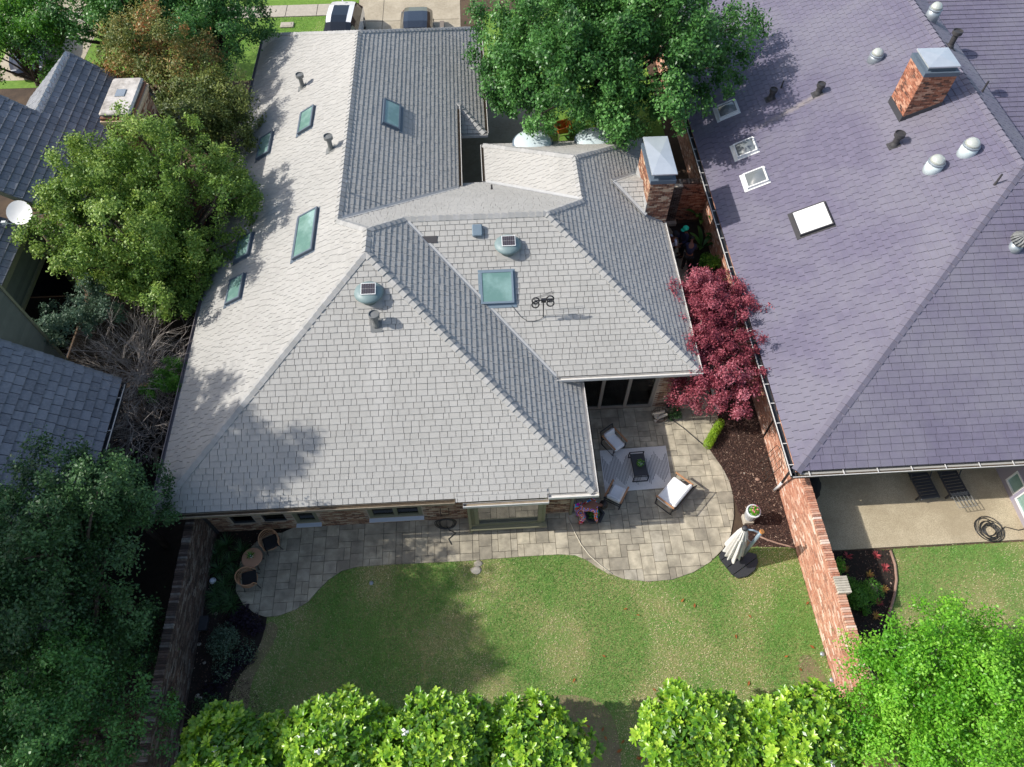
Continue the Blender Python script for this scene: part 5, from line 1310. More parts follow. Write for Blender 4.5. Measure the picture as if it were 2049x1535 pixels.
c = at(430, 1166, 0); pl = thing('path_light', 'small white path light in the bed by the left wall', 'lamp', (c.x, c.y, .01)); mb = MB(); mb.lathe([(.02, 0), (.02, .2)], (c.x, c.y, 0), 8); mb.build('stake', 'pipe_dark', pl); mb = MB(); mb.lathe([(.09, .18), (.11, .2), (.06, .3), (0, .31)], (c.x, c.y, 0), 12); mb.build('shade', 'sill_white', pl)
c = at(408, 1250, 0); mb = MB(); mb.cham((c.x, c.y, .09), (.32, .42, .18), .03); mb.cham((c.x, c.y, .185), (.35, .45, .03), .008); tag(mb.build('valve_box', 'charcoal'), 'dark low valve box against the shaded left wall', 'box')
for lb, u_, v_ in (('grey sprinkler head set in the shaded part of the lawn', 743, 1167), ('small round sprinkler head in the lawn near the right wall', 1645, 1309), ('small sprinkler head in the bare patch by the right wall', 1664, 1361)):
    c = at(u_, v_, 0); mb = MB(); mb.lathe([(.07, 0), (.07, .03), (.045, .045), (.03, .06), (0, .06)], (c.x, c.y, .01), 14); tag(mb.build('sprinkler_head', 'galvanised_dull'), lb, 'sprinkler')
c = at(575, 52, 0); mb = MB(); mb.cham((c.x, c.y, .05), (.75, .5, .1), .02); mb.cham((c.x, c.y, .105), (.5, .3, .02), .005); tag(mb.build('utility_cover', 'concrete_pale'), 'pale utility box lid in the front grass by the white car', 'cover')
# planks in the dark side yard
for lb, u_, v_, rz in (('pale plank lying nearest the house in the dark side yard', 325, 945, R(80)), ('pale plank lying in the dark side yard', 310, 905, R(70)), ('third pale plank leaning by the gutter in the side yard', 312, 920, R(95))):
    c = at(u_, v_, .1); mb = MB(); mb.cham((c.x, c.y, .05), (.5, .14, .06), .01, rz); tag(mb.build('plank', 'wood_plank'), lb, 'plank')
# wheelbarrow-like orange tub in the front yard
c = at(1126, 274, 0); wb = thing('wheelbarrow', 'orange wheelbarrow tub standing in the front yard under the oak', 'wheelbarrow', (c.x, c.y, .012), R(20))
mb = MB(); t_ = [(-.45, -.32, .75), (.45, -.32, .75), (.45, .32, .75), (-.45, .32, .75)]; b_ = [(-.3, -.2, .35), (.22, -.2, .35), (.22, .2, .35), (-.3, .2, .35)]
mb.add(b_ + t_ + [(x * .9, y * .9, z - .01) for x, y, z in t_] + [(x * .9, y * .9, z + .03) for x, y, z in b_], [(0, 3, 2, 1), (0, 1, 5, 4), (1, 2, 6, 5), (2, 3, 7, 6), (3, 0, 4, 7), (4, 5, 9, 8), (5, 6, 10, 9), (6, 7, 11, 10), (7, 4, 8, 11), (8, 9, 13, 12), (9, 10, 14, 13), (10, 11, 15, 14), (11, 8, 12, 15), (12, 13, 14, 15)]); mb.build('tub', 'orange_plastic', wb, local=True)
mb = MB()
for s in (-1, 1): mb.tube([(.5, s * .12, .2), (0, s * .18, .33), (-.9, s * .3, .62)], .02, 6); mb.tube([(-.3, s * .22, .4), (-.35, s * .24, .01)], .018, 6)
mb.build('handles', 'wood_plank', wb, local=True); mb = MB(); mb.lathe([(.17, -.04), (.2, 0), (.17, .04)], (.5, 0, .2), 18, axis=(0, 1, 0)); mb.build('wheel', 'tyre', wb, local=True)
# fallen leaves on the lawn
for k in range(26):
    u_, v_ = rng.uniform(950, 1640), rng.uniform(1190, 1420)
    if k > 14: u_, v_ = rng.uniform(1160, 1280), rng.uniform(1440, 1530)
    c = at(u_, v_, .05); a = rng.uniform(0, 6.28); mb = MB(Matrix.Translation(c) @ Matrix.Rotation(a, 4, 'Z')); L = rng.uniform(.06, .11)
    mb.add([(-L, 0, .0), (-.2 * L, -.4 * L, .02), (L, 0, .015), (-.2 * L, .4 * L, .02)], [(0, 1, 2, 3)]); o = mb.build('fallen_leaf', 'dead_leaf'); tag(o, 'single brown fallen leaf lying on the back lawn', 'leaf', 'brown leaves fallen on the lawn')
# ================================================================== people
def skin_mesh(name, verts, edges, radii, m, parent, sub=2, root=0):
    me = bpy.data.meshes.new(name); me.from_pydata([tuple(v) for v in verts], edges, []); o = bpy.data.objects.new(name, me); COL.objects.link(o)
    bpy.context.view_layer.objects.active = o
    md = o.modifiers.new('skin', 'SKIN'); md.use_smooth_shade = True
    sv = me.skin_vertices[0].data if me.skin_vertices else None
    if sv:
        for i, r_ in enumerate(radii): sv[i].radius = (r_, r_) if not isinstance(r_, tuple) else r_; sv[i].use_root = (i == root)
    s = o.modifiers.new('sub', 'SUBSURF'); s.levels = s.render_levels = sub
    me.materials.append(MATS[m]); o.parent = parent
    return o
def figure(label, base, rz, J_, top='cloth_navy', legs='cloth_black', hair='hair', hat=None, sleeves=True, shoes='cloth_black', k=1.0, hs=1.0):
    """J_: joint positions in a local frame (x forward, z up), metres"""
    t = thing('person', label, 'person', base, rz)
    jv = {n: Vector(p) * k for n, p in J_.items()}
    pel, wai, che, nek, hed = (jv[n] for n in ('pelvis', 'waist', 'chest', 'neck', 'head'))
    up = (hed - nek).normalized(); fw = jv['face'] - hed if 'face' in jv else Vector((1, 0, 0)); fw.normalize()
    V = [pel, wai, che, nek, nek.lerp(hed, .5), hed, hed + up * .09, hed + fw * .095 - up * .02]; E_ = [(0, 1), (1, 2), (2, 3), (3, 4), (4, 5), (5, 6), (5, 7)]; Rr = [.12, .115, .13, .055, .055, .09, .07, .025]
    def chain(start, pts, rs):
        i0 = start
        for p, r_ in zip(pts, rs): V.append(Vector(p)); Rr.append(r_); E_.append((i0, len(V) - 1)); i0 = len(V) - 1
        return i0
    sidev = (fw.cross(up)).normalized()
    for s in 'lr':
        sh, el, ha = jv['sh_' + s], jv['el_' + s], jv['ha_' + s]; d = (ha - el).normalized()
        w = chain(2, [sh, sh.lerp(el, .5), el, el.lerp(ha, .85), ha + d * .03], [.058, .048, .042, .03, .034])
        q = d.orthogonal().normalized(); q2 = d.cross(q)
        for i, (o_, l_) in enumerate(((-.036, .075), (-.013, .09), (.012, .085), (.034, .07))):
            chain(w, [ha + d * .07 + q * o_, ha + d * (.07 + l_ * .55) + q * o_ * 1.1 + q2 * .012, ha + d * (.07 + l_) + q * o_ + q2 * .03], [.010, .009, .008])
        chain(w, [ha + d * .04 - q * .045 + q2 * .01, ha + d * .08 - q * .06 + q2 * .03], [.011, .009])
        hp, kn, ft, to = jv['hip_' + s], jv['kn_' + s], jv['ft_' + s], jv['to_' + s]
        chain(0, [hp, hp.lerp(kn, .5), kn, kn.lerp(ft, .45), ft, to], [.085, .078, .058, .055, .04, .038])
    skin_mesh('body', V, E_, Rr, 'skin', t)
    # clothes follow the same joints a little outside the body
    V, E_, Rr = [pel, wai, che, che.lerp(nek, .7)], [(0, 1), (1, 2), (2, 3)], [.15, .145, .16, .085]
    for s in 'lr':
        sh, el, ha = jv['sh_' + s], jv['el_' + s], jv['ha_' + s]; e = el.lerp(ha, .75) if sleeves else sh.lerp(el, .7)
        chain(2, [sh, sh.lerp(el, .55)] + ([el, e] if sleeves else [e]), [.078, .072] + ([.066, .058] if sleeves else [.066]))
    skin_mesh('shirt', V, E_, Rr, top, t)
    V, E_, Rr = [pel], [], [.155]
    for s in 'lr': hp, kn, ft = jv['hip_' + s], jv['kn_' + s], jv['ft_' + s]; chain(0, [hp, hp.lerp(kn, .5), kn, kn.lerp(ft, .5), kn.lerp(ft, .92)], [.115, .105, .085, .08, .07])
    skin_mesh('trousers', V, E_, Rr, legs, t)
    for s in 'lr':
        ft, to = jv['ft_' + s], jv['to_' + s]; skin_mesh('shoe', [ft + Vector((-.05, 0, -.02)), ft.lerp(to, .5) - Vector((0, 0, .01)), to], [(0, 1), (1, 2)], [.045, .05, .042], shoes, t)
    Q = Vector((0, 0, 1)).rotation_difference(up).to_matrix().to_4x4(); Q.translation = hed - fw * .015 + up * .035
    mb = MB(Q); pr = [(.118 * hs * math.cos(a), .118 * hs * math.sin(a)) for a in (-.35, -.1, .2, .5, .8, 1.1, 1.35)] + [(0, .118 * hs)]; mb.lathe(pr, (0, 0, 0), 20); mb.build('hair', hair, t, smooth=True, local=True)
    if hat:
        mb = MB(Q); mb.lathe([(.128, .03), (.132, .05), (.122, .09), (.09, .13), (.04, .15), (0, .152)], (0, 0, 0), 20); c = mb.build('cap', hat, t, smooth=True, local=True)
        fl = Q.to_3x3().inverted() @ fw; a = math.atan2(fl.y, fl.x); mb = MB(Q @ Matrix.Rotation(a, 4, 'Z')); mb.lathe([(.0, .035), (.09, .04), (.10, .03)], (.12, 0, 0), 14); mb.build('cap_brim', hat, c, smooth=True, local=True)
    return t
bend = dict(pelvis=(0, 0, .84), waist=(.10, 0, .98), chest=(.38, 0, 1.03), neck=(.56, 0, .98), head=(.70, 0, .92), face=(.76, 0, .80),
            sh_l=(.44, .19, .98), el_l=(.46, .24, .70), ha_l=(.52, .20, .46), sh_r=(.44, -.19, .98), el_r=(.44, -.30, .70), ha_r=(.50, -.32, .44),
            hip_l=(-.02, .10, .80), kn_l=(.10, .12, .46), ft_l=(-.02, .12, .08), to_l=(.14, .13, .04), hip_r=(-.02, -.10, .80), kn_r=(.12, -.14, .46), ft_r=(.0, -.15, .08), to_r=(.16, -.16, .04))
c = at(1160, 1042, 0); figure('person in bright patterned clothes with black hair bending over the hexagonal planter', (c.x - .05, c.y + .02, .045), R(6), bend, 'cloth_print', 'cloth_print', shoes='skin', k=1.06, hs=1.35)
stand = dict(pelvis=(0, 0, .93), waist=(.01, 0, 1.08), chest=(.03, 0, 1.32), neck=(.05, 0, 1.48), head=(.08, 0, 1.60), face=(.18, 0, 1.58),
             sh_l=(.03, .19, 1.40), el_l=(.08, .24, 1.13), ha_l=(.30, .18, 1.02), sh_r=(.03, -.19, 1.40), el_r=(.06, -.24, 1.12), ha_r=(.28, -.16, .98),
             hip_l=(0, .10, .90), kn_l=(.04, .11, .50), ft_l=(-.02, .12, .08), to_l=(.14, .13, .04), hip_r=(0, -.10, .90), kn_r=(.0, -.11, .50), ft_r=(-.06, -.12, .08), to_r=(.10, -.13, .04))
lean = dict(bend); lean.update(pelvis=(0, 0, .88), waist=(.06, 0, 1.02), chest=(.24, 0, 1.18), neck=(.38, 0, 1.26), head=(.48, 0, 1.32), face=(.57, 0, 1.24),
            sh_l=(.26, .19, 1.18), el_l=(.40, .25, .95), ha_l=(.58, .12, .85), sh_r=(.26, -.19, 1.18), el_r=(.36, -.26, .93), ha_r=(.52, -.12, .75))
p1_ = at(1347, 478, 1.45); figure('person in white shirt and black cap standing by the house in the side yard', (p1_.x - .02, p1_.y, .045), R(20), stand, 'shirt_white', 'cloth_black', hat='cloth_black', sleeves=False)
p2_ = at(1379, 461, 1.62); figure('person with bright green cap and dark clothes in the shaded side yard', (p2_.x - .08, p2_.y + .05, .045), R(200), stand, 'cloth_navy', 'cloth_black', hat='cap_green')
p3_ = at(1372, 540, .1); figure('person in navy shirt leaning forward to sweep above the red maple', (p3_.x, p3_.y + .1, .045), R(75), lean, 'cloth_navy', 'cloth_black')
def broom(label, a, b, m='wood_plank', wid=.35):
    t = thing('broom', label, 'broom', b); mb = MB(); mb.cyl(a, Vector(b) + Vector((0, 0, .06)), .014, None, 7); mb.build('handle', m, t)
    mb = MB(); mb.cham((b[0], b[1], b[2] + .05), (wid, .07, .05), .01, R(20)); mb.cham((b[0], b[1], b[2] + .02), (wid * .95, .05, .05), .01, R(20)); mb.build('head', 'charcoal', t)
broom('push broom with dark head on the paving by the white shirt', p1_ + Vector((.32, .05, -.45)), (p1_.x + .55, p1_.y + .25, .05)); broom('dark broom held by the navy shirted person', p3_ + Vector((.2, .55, .8)), (p3_.x + .45, p3_.y + .25, .05), 'black_metal', .3)
# ================================================================== cars
def car(label, loc, rz, L, W, Hh, paint, roof_glass=False):
    t = thing('parked_car', label, 'car', loc, rz, 'cars parked in front')
    # stations along the length: x, half width at belt, z sill, z belt, half width roof, z roof
    st = [(-.5, .80, .42, .60, .78, .62), (-.485, .92, .30, .78, .70, .80), (-.44, .97, .24, .92, .66, .98), (-.36, .99, .22, .98, .66, 1.42), (-.22, 1.0, .22, 1.0, .70, 1.58), (.0, 1.0, .22, 1.0, .71, 1.62), (.12, 1.0, .22, .99, .68, 1.56), (.27, .99, .22, .96, .70, 1.02), (.40, .96, .24, .86, .72, .90), (.475, .88, .30, .72, .66, .76), (.5, .76, .40, .58, .62, .60)]
    V = []; n = 10
    for x, wb_, zs, zb, wr, zr in st:
        zs, zb, zr = zs * Hh / 1.62, zb * Hh / 1.62, zr * Hh / 1.62; h = W / 2; wm = wb_ * h
        pr = [(wm * .9, zs), (wm, zs + .12), (wm, (zs + zb) / 2), (wm * .97, zb), (wr * h, zr - .03), (wr * h * .62, zr)]
        ring = [(x * L, y, z) for y, z in pr] + [(x * L, -y, z) for y, z in pr[::-1]]; V += ring
    n = 12; F = []; Mi = []; mb = MB()
    for k in range(len(st) - 1):
        for i in range(n):
            j = (i + 1) % n; mi = 0
            a, b = st[k], st[k + 1]; cabin = a[5] > 1.2 or b[5] > 1.2
            if cabin and i in (3, 7): mi = 1
            if i in (4, 5, 6) and ((a[5] < 1.2) != (b[5] < 1.2)): mi = 1
            if roof_glass and i == 5 and a[5] > 1.5 and b[5] > 1.5: mi = 1
            F.append((k * n + i, (k + 1) * n + i, (k + 1) * n + j, k * n + j)); Mi.append(mi)
    for f, mi in zip(F, Mi): mb.cm = mi; mb.add([V[i] for i in f], [(0, 1, 2, 3)])
    mb.cm = 0; mb.add([V[i] for i in range(n)], [tuple(range(n))]); mb.add([V[(len(st) - 1) * n + i] for i in range(n)], [tuple(range(n))[::-1]])
    mb.build('body', [paint, 'car_glass'], t, local=True)
    for sx in (-.31, .33):
        for s in (-1, 1):
            y = s * (W / 2 - .10); mb = MB(); mb.lathe([(.20, -.11), (.33, -.10), (.34, 0), (.33, .10), (.20, .11)], (sx * L, y, .335), 24, axis=(0, 1, 0)); w = mb.build('wheel', 'tyre', t, local=True)
            mb = MB(); mb.lathe([(.21, .10), (.19, .115), (.05, .118), (0, .12)], (sx * L, y, .335), 18, axis=(0, s, 0))
            for q in range(5): a = q * 1.2566; mb.box((sx * L + .11 * math.cos(a), y + s * .118, .335 + .11 * math.sin(a)), (.05, .012, .05))
            mb.build('rim', 'rim', w, local=True)
    for s in (-1, 1):
        mb = MB(); mb.cham((.47 * L, s * W * .34, .68 * Hh / 1.62), (.10, .34, .12), .03); mb.build('headlight', 'lamp_clear', t, local=True)
        mb = MB(); mb.cham((-.475 * L, s * W * .36, .82 * Hh / 1.62), (.10, .3, .14), .03); mb.build('tail_light', 'lamp_red', t, local=True)
        mb = MB(); mb.cham((.14 * L, s * (W / 2 + .07), 1.02 * Hh / 1.62), (.12, .16, .12), .03); mb.build('mirror', paint, t, local=True)
    if roof_glass:
        mb = MB(); mb.add([(-.33 * L, -.02, Hh), (-.30 * L, 0, Hh + .11), (-.28 * L, .02, Hh)], [(0, 1, 2), (2, 1, 0)]); mb.box((-.305 * L, 0, Hh - .0), (.2, .05, .05)); mb.build('antenna_fin', paint, t, local=True)
    return t
car('white suv with dark glass roof parked on the driveway behind the house', (-7.2, 38.4, .02), R(-93), 4.8, 1.98, 1.68, 'car_white', True)
car('black car parked on the driveway, only its roof showing over the house', (-3.1, 38.0, .02), R(-90), 4.7, 1.85, 1.45, 'car_dark')
car('dark car half hidden under trees at the upper left, wheel showing', (-24.1, 38.2, .02), R(-80), 4.7, 1.85, 1.45, 'car_dark')
# ================================================================== trees and plants
def limb(mb, a, b, r0, r1, bend=.15, n=5, sides=6):
    a, b = Vector(a), Vector(b); d = b - a; o = Vector((rng.uniform(-1, 1), rng.uniform(-1, 1), rng.uniform(-.4, .8))) * d.length * bend; pts = []; rs = []
    for i in range(n + 1):
        t = i / n; pts.append(a + d * t + o * math.sin(t * math.pi)); rs.append(r0 + (r1 - r0) * t)
    mb.tube(pts, rs, sides)
def tree(name, label, base, cen, rad, leafm, n_leaf, L, W, nb=26, trunk_r=.14, blob=(.26, .40), cat='tree', group=None, limbs=None, barkm='bark', up=.35, inner=.3, flat=.8, low=-.35, spread=(.6, .92), extra=()):
    base, cen = Vector(base), Vector(cen); rx, ry, rz_ = rad
    t = thing(name, label, cat, base, 0, group)
    blobs = []
    for i in range(nb):
        for _ in range(40):
            d = Vector((rng.gauss(0, 1), rng.gauss(0, 1), rng.gauss(0, 1))).normalized()
            if d.z > low: break
        q = rng.uniform(*spread) if i > nb * .25 else rng.uniform(.1, .5)
        c = cen + Vector((d.x * rx * q, d.y * ry * q, d.z * rz_ * q)); r_ = rng.uniform(*blob) * (rx + ry + rz_) / 3; blobs.append((c, r_))
    blobs += [(Vector(A_(*q[:3])), q[3]) for q in extra]
    tot = sum(r_ ** 2 for _, r_ in blobs); Vs = []; Fs = []; nv = 0; Rn = []
    for c, r_ in blobs:
        k = max(20, int(n_leaf * r_ ** 2 / tot)); sub = max(4, int(k / 130)); tone = rng.uniform(-.22, .22)
        # each clump is itself made of small sprigs, so its outline is ragged
        dd = npr.normal(size=(sub, 3)); dd /= np.linalg.norm(dd, axis=1)[:, None]; q = npr.uniform(.35, 1.0, sub)[:, None] ** .5
        sc = np.array(c) + dd * q * r_ * np.array([1, 1, flat])
        idx = npr.integers(0, sub, k); sr = r_ * .34
        g3 = npr.normal(size=(k, 3)) * sr * .55
        p = sc[idx] + g3
        out = (p - np.array(c)); out /= np.linalg.norm(out, axis=1)[:, None] + 1e-6
        nn = out * .55 + npr.normal(size=(k, 3)) * .5 + np.array([0, 0, up]); nn /= np.linalg.norm(nn, axis=1)[:, None]
        V, F = leaf_quads(p, nn, L, W); Vs.append(V); Fs.append(F + nv); nv += len(V); st_ = npr.uniform(-.2, .2, sub)
        Rn.append(np.clip(npr.random(k) * .6 + .2 + tone + st_[idx], 0, 1))
    raw_mesh('crown', np.concatenate(Vs), np.concatenate(Fs), np.concatenate(Rn), leafm, t)
    mb = MB(); fork = base.lerp(Vector((cen.x, cen.y, cen.z - rz_ * .55)), .8) if limbs is None else Vector(limbs)
    limb(mb, base - Vector((0, 0, .1)), fork, trunk_r, trunk_r * .7, .04, 5, 9); mb.build('trunk', barkm, t)
    mb = MB()
    for c, r_ in blobs[::2] if nb > 14 else blobs: limb(mb, fork, c, trunk_r * .45, trunk_r * .08, .12, 5, 5)
    mb.build('limbs', barkm, t)
    return t
def A_(u, v, z): return at(u, v, z)
c = A_(300, 438, 4.4); tree('evergreen_tree', 'large bright green evergreen tree between the two houses, overlapping the grey roof', (c.x, c.y, 0), c, (3.8, 3.7, 3.1), 'leaf_yaupon', 96000, .115, .065, 120, .2, (.13, .22), flat=1.35, spread=(.62, 1.02))
c = A_(315, 130, 4.6); tree('photinia_tree', 'bushy tree with red tipped leaves behind the slate house chimney', (c.x, c.y, 0), c, (2.6, 2.3, 2.6), 'leaf_photinia', 30000, .13, .065, 34, .14, (.28, .42))
c = A_(410, 255, 3.8); tree('photinia_tree', 'olive green tree leaning to the grey roof above the bright evergreen', (c.x, c.y, 0), c, (2.6, 2.4, 2.3), 'leaf_olive', 28000, .13, .065, 34, .13, (.26, .40))
c = A_(25, 85, 4.2); tree('leafy_tree', 'light green leafy tree in the upper left corner', (c.x, c.y, 0), c, (3.0, 3.0, 2.6), 'leaf_fresh', 20000, .15, .08, 26, .16, (.25, .38))
c = A_(210, 5, 5.0); tree('live_oak', 'dark green oak at the top edge left of the lawn', (c.x + .3, c.y - .5, 0), c, (4.2, 3.8, 2.5), 'leaf_oak', 36000, .14, .08, 46, .28, (.22, .34))
c = A_(415, 45, 4.4); tree('live_oak', 'dark green oak hanging over the front lawn beside the grey roof', (c.x - .6, c.y, 0), c, (2.7, 3.2, 2.5), 'leaf_oak', 30000, .14, .08, 40, .24, (.25, .36))
c = A_(1212, 92, 5.6); b_ = A_(1197, 256, 0); tree('oak_tree', 'big spreading oak covering the top centre between the two roofs', (b_.x, b_.y, 0), c, (6.0, 5.0, 3.5), 'leaf_oak', 125000, .17, .09, 120, .3, (.16, .25), limbs=(b_.x, b_.y - .2, 2.6), low=-.5, extra=[(985, 40, 5, 1.1), (975, 100, 4.6, 1.0), (1000, 150, 4.4, .95), (1010, 195, 4.2, .75), (1045, 150, 4.5, 1.0), (1060, 190, 4.3, .8), (1090, 130, 4.8, 1.1), (1120, 175, 4.6, .9), (1150, 205, 4.4, .7), (1270, 215, 4.4, .8), (1330, 205, 4.6, .8), (1400, 190, 4.8, .85), (1450, 130, 5.2, 1.0), (1480, 60, 5.6, 1.1), (1030, 212, 4.0, .6), (1090, 205, 4.2, .7), (1180, 222, 4.2, .6), (1225, 228, 4.2, .65)])
c = A_(1424, 668, 2.5); b_ = A_(1440, 830, 0); tree('japanese_maple', 'dark red leaved maple between the patio and the purple roof', (b_.x, b_.y, 0), c, (2.5, 3.2, 1.15), 'leaf_maple', 62000, .085, .05, 96, .09, (.17, .27), limbs=(c.x, c.y - .4, 1.1), barkm='twig', extra=[(1365, 785, 1.9, .5), (1395, 810, 1.8, .45), (1440, 818, 1.9, .5), (1480, 815, 2.0, .45), (1355, 740, 2.1, .4), (1345, 620, 2.4, .45), (1350, 590, 2.5, .4), (1400, 560, 2.5, .4), (1440, 555, 2.5, .35), (1530, 620, 2.6, .45), (1540, 690, 2.5, .4)])
# bottom left mass, mostly in shade of taller trees further west
c = A_(108, 1120, 4.6); tree('evergreen_tree', 'big dark evergreen tree in shade at the left behind the brick wall', (c.x, c.y, 0), c, (2.9, 3.0, 3.0), 'leaf_dark', 58000, .11, .06, 60, .2, (.2, .32))
c = A_(240, 1010, 3.4); tree('evergreen_tree', 'dark evergreen with upright tips beside the corner of the grey roof', (c.x, c.y, 0), c, (1.5, 1.4, 2.2), 'leaf_dark', 16000, .10, .05, 20, .12, (.28, .42))
c = A_(75, 1450, 4.0); tree('leafy_tree', 'green leafy tree filling the bottom left corner', (c.x, c.y, 0), c, (2.8, 2.4, 2.5), 'leaf_oak', 46000, .10, .055, 56, .16, (.24, .36))
c = A_(255, 1300, 1.2); tree('shrub', 'dim shrub at the foot of the left brick wall, outside the garden', (c.x, c.y, 0), c, (1.2, 1.6, 1.2), 'leaf_dark', 7000, .10, .05, 12, .06, (.35, .5), 'shrub')
# tall neighbours out of the picture to the west whose shade falls across the lawn
tree('tall_oak', 'tall oak standing further west, outside the picture, shading the lawn', (-23.5, 6.1, 0), (-23.0, 6.0, 12.9), (4.2, 4.2, 4.7), 'leaf_dark', 34000, .26, .15, 40, .4, (.28, .4))
tree('tall_oak', 'second tall oak further west, outside the picture, shading the roof corner', (-24.5, 11.4, 0), (-24, 11.3, 13.4), (3.6, 3.4, 4.5), 'leaf_dark', 20000, .26, .15, 30, .4, (.24, .36))
c = A_(1900, 1405, 3.5); tree('crape_myrtle', 'bright lime green tree at the bottom right over the wall', (c.x, c.y, 0), c, (2.9, 2.3, 2.3), 'leaf_lime', 72000, .09, .055, 90, .12, (.22, .34), barkm='twig')
c = A_(2040, 20, 4.0); tree('leafy_tree', 'leafy tree beyond the purple roof in the top right corner', (c.x + 2, c.y + 1, 0), (c.x + 1.6, c.y + 1.5, 3.6), (2.4, 2.0, 2.2), 'leaf_yaupon', 12000, .16, .09, 20, .2, (.3, .42))
# magnolias: whorls of big glossy leaves
def magnolia(label, u, v, z, rx, ry, rz_, n_ros, seed):
    r_ = np.random.default_rng(seed); c = np.array(A_(u, v, z)); base = (c[0], c[1], 0)
    t = thing('magnolia_tree', label, 'tree', base, 0, 'magnolias along the back fence')
    nbl = 34; bl = []
    for i in range(nbl):
        d = r_.normal(size=3); d /= np.linalg.norm(d); d[2] = abs(d[2]) * .9 - .15; bl.append((c + d * np.array([rx, ry, rz_]) * .62, r_.uniform(.2, .36) * (rx + ry) / 2))
    V = []; F = []; Rn = []
    # one leaf: 8 points, folded along the midrib, drooping tip
    prof = [(0, .12), (.35, .85), (.75, .92), (1, .18)]
    for i in range(n_ros):
        bc, br = bl[r_.integers(nbl)]; d = r_.normal(size=3); d /= np.linalg.norm(d); d[2] = abs(d[2]) if r_.random() < .8 else d[2]
        o = bc + d * br * r_.uniform(.8, 1.1) * np.array([1, 1, .9]); ax = d + np.array([0, 0, .9]) + r_.normal(size=3) * .25; ax /= np.linalg.norm(ax)
        t1 = np.cross(ax, [0.3, .9, .1]); t1 /= np.linalg.norm(t1); t2 = np.cross(ax, t1); nl_ = r_.integers(7, 11); ph = r_.uniform(0, 6.28); tone = r_.uniform(-.3, .3)
        for q in range(nl_):
            a = ph + q * 2.4; opn = r_.uniform(.35, 1.0) * (.5 + .6 * q / nl_); LL = r_.uniform(.15, .225); w = LL * .23
            dr = t1 * math.cos(a) + t2 * math.sin(a); ld = dr * math.sin(opn + .3) + ax * math.cos(opn + .3); sd = np.cross(ld, ax); sd /= np.linalg.norm(sd) + 1e-9; nn = np.cross(sd, ld)
            if nn @ ax < 0: nn = -nn
            b = len(V); 
            for tt, ww in prof:
                mid_ = o + ld * LL * tt - nn * LL * .25 * tt * tt
                V += [mid_ - sd * w * ww + nn * w * .35 * ww, mid_, mid_ + sd * w * ww + nn * w * .35 * ww]
            for k in range(3):
                e = b + 3 * k; F += [(e, e + 1, e + 4, e + 3), (e + 1, e + 2, e + 5, e + 4)]; rr = min(1, max(0, r_.random() * .5 + .3 + tone)); Rn += [rr, rr]
    raw_mesh('crown', np.array(V), np.array(F), Rn, 'leaf_magnolia', t, smooth=True)
    mb = MB(); limb(mb, base, (c[0], c[1], z), .11, .05, .03, 5, 8); mb.build('trunk', 'bark', t); mb = MB()
    for b_, _ in bl: limb(mb, (c[0], c[1], z - rz_ * .6), b_, .035, .01, .1, 4, 5)
    mb.build('limbs', 'bark', t)
    # dense inner foliage, its shade put into the colour with the darkest greens
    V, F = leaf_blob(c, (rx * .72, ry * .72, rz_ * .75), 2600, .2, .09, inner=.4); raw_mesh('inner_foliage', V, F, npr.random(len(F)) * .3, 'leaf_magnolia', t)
    for k in range(1):
        bc, br = bl[r_.integers(nbl)]; p = bc + np.array([r_.uniform(-.2, .2), r_.uniform(0, .3), br * .95]); V, F = leaf_blob(p, (.07, .07, .05), 14, .11, .08, inner=0); raw_mesh('blossom', V, F, npr.random(len(F)), 'petal_white', t)
for i, (lb, u, v, n_) in enumerate((('glossy magnolia at the left end of the hedge row, by the shaded bed', 475, 1515, 420), ('glossy magnolia second from the left in the bottom row', 680, 1498, 460), ('glossy magnolia third from the left, tallest of the left row', 880, 1490, 480), ('glossy magnolia beside the gap in the bottom row', 1065, 1500, 440), ('glossy magnolia right of the dark gap at the bottom', 1395, 1475, 520), ('glossy magnolia at the right end next to the brick wall', 1600, 1480, 520))):
    magnolia(lb, u, v, 2.6 + .25 * (i % 3 - 1) * .6, 1.85, 1.4, 1.5, int(n_ * 1.8), 40 + i)
# ------------------------------------------------------------------ bare twiggy bush
def twiggy(label, base, cen, rad, n, seed):
    t = thing('bare_shrub', label, 'shrub', base); mb = MB(); r_ = random.Random(seed); cen = Vector(cen); base = Vector(base)
    def grow(p, d, L, rr, lev):
        pts = [p]; q = p; dd = d.copy()
        for k in range(3):
            dd = (dd + Vector((r_.gauss(0, .16), r_.gauss(0, .16), r_.gauss(0, .10) - .03))).normalized(); q = q + dd * L / 3; pts.append(q)
        mb.tube(pts, [rr, rr * .85, rr * .7, rr * .5], 3, r_.random())
        if lev < 3:
            for k in range(r_.randint(3, 4) if lev < 2 else r_.randint(3, 5)):
                f = pts[r_.randint(1, 3)]; grow(f, (dd + Vector((r_.gauss(0, .5), r_.gauss(0, .5), r_.gauss(0, .3)))).normalized(), L * r_.uniform(.55, .8), rr * .55, lev + 1)
    for i in range(n):
        a = i / n * 6.283 + r_.uniform(-.3, .3); d = Vector((math.cos(a) * rad[0], math.sin(a) * rad[1], r_.uniform(.5, 1.3) * rad[2])).normalized(); grow(base + Vector((r_.uniform(-.2, .2), r_.uniform(-.2, .2), .6)), d, rad[0] * r_.uniform(.55, .75), .018, 0)
    mb.build('twigs', 'twig', t); return t
c = A_(265, 740, 1.4); twiggy('large bare grey twiggy shrub between the slate roof and the grey roof', (c.x, c.y, .0), c, (2.6, 2.6, 2.9), 46, 3)
c = A_(285, 850, 1.2); twiggy('smaller bare brown shrub below the large twiggy one', (c.x, c.y, .0), c, (1.7, 1.7, 1.8), 18, 5)
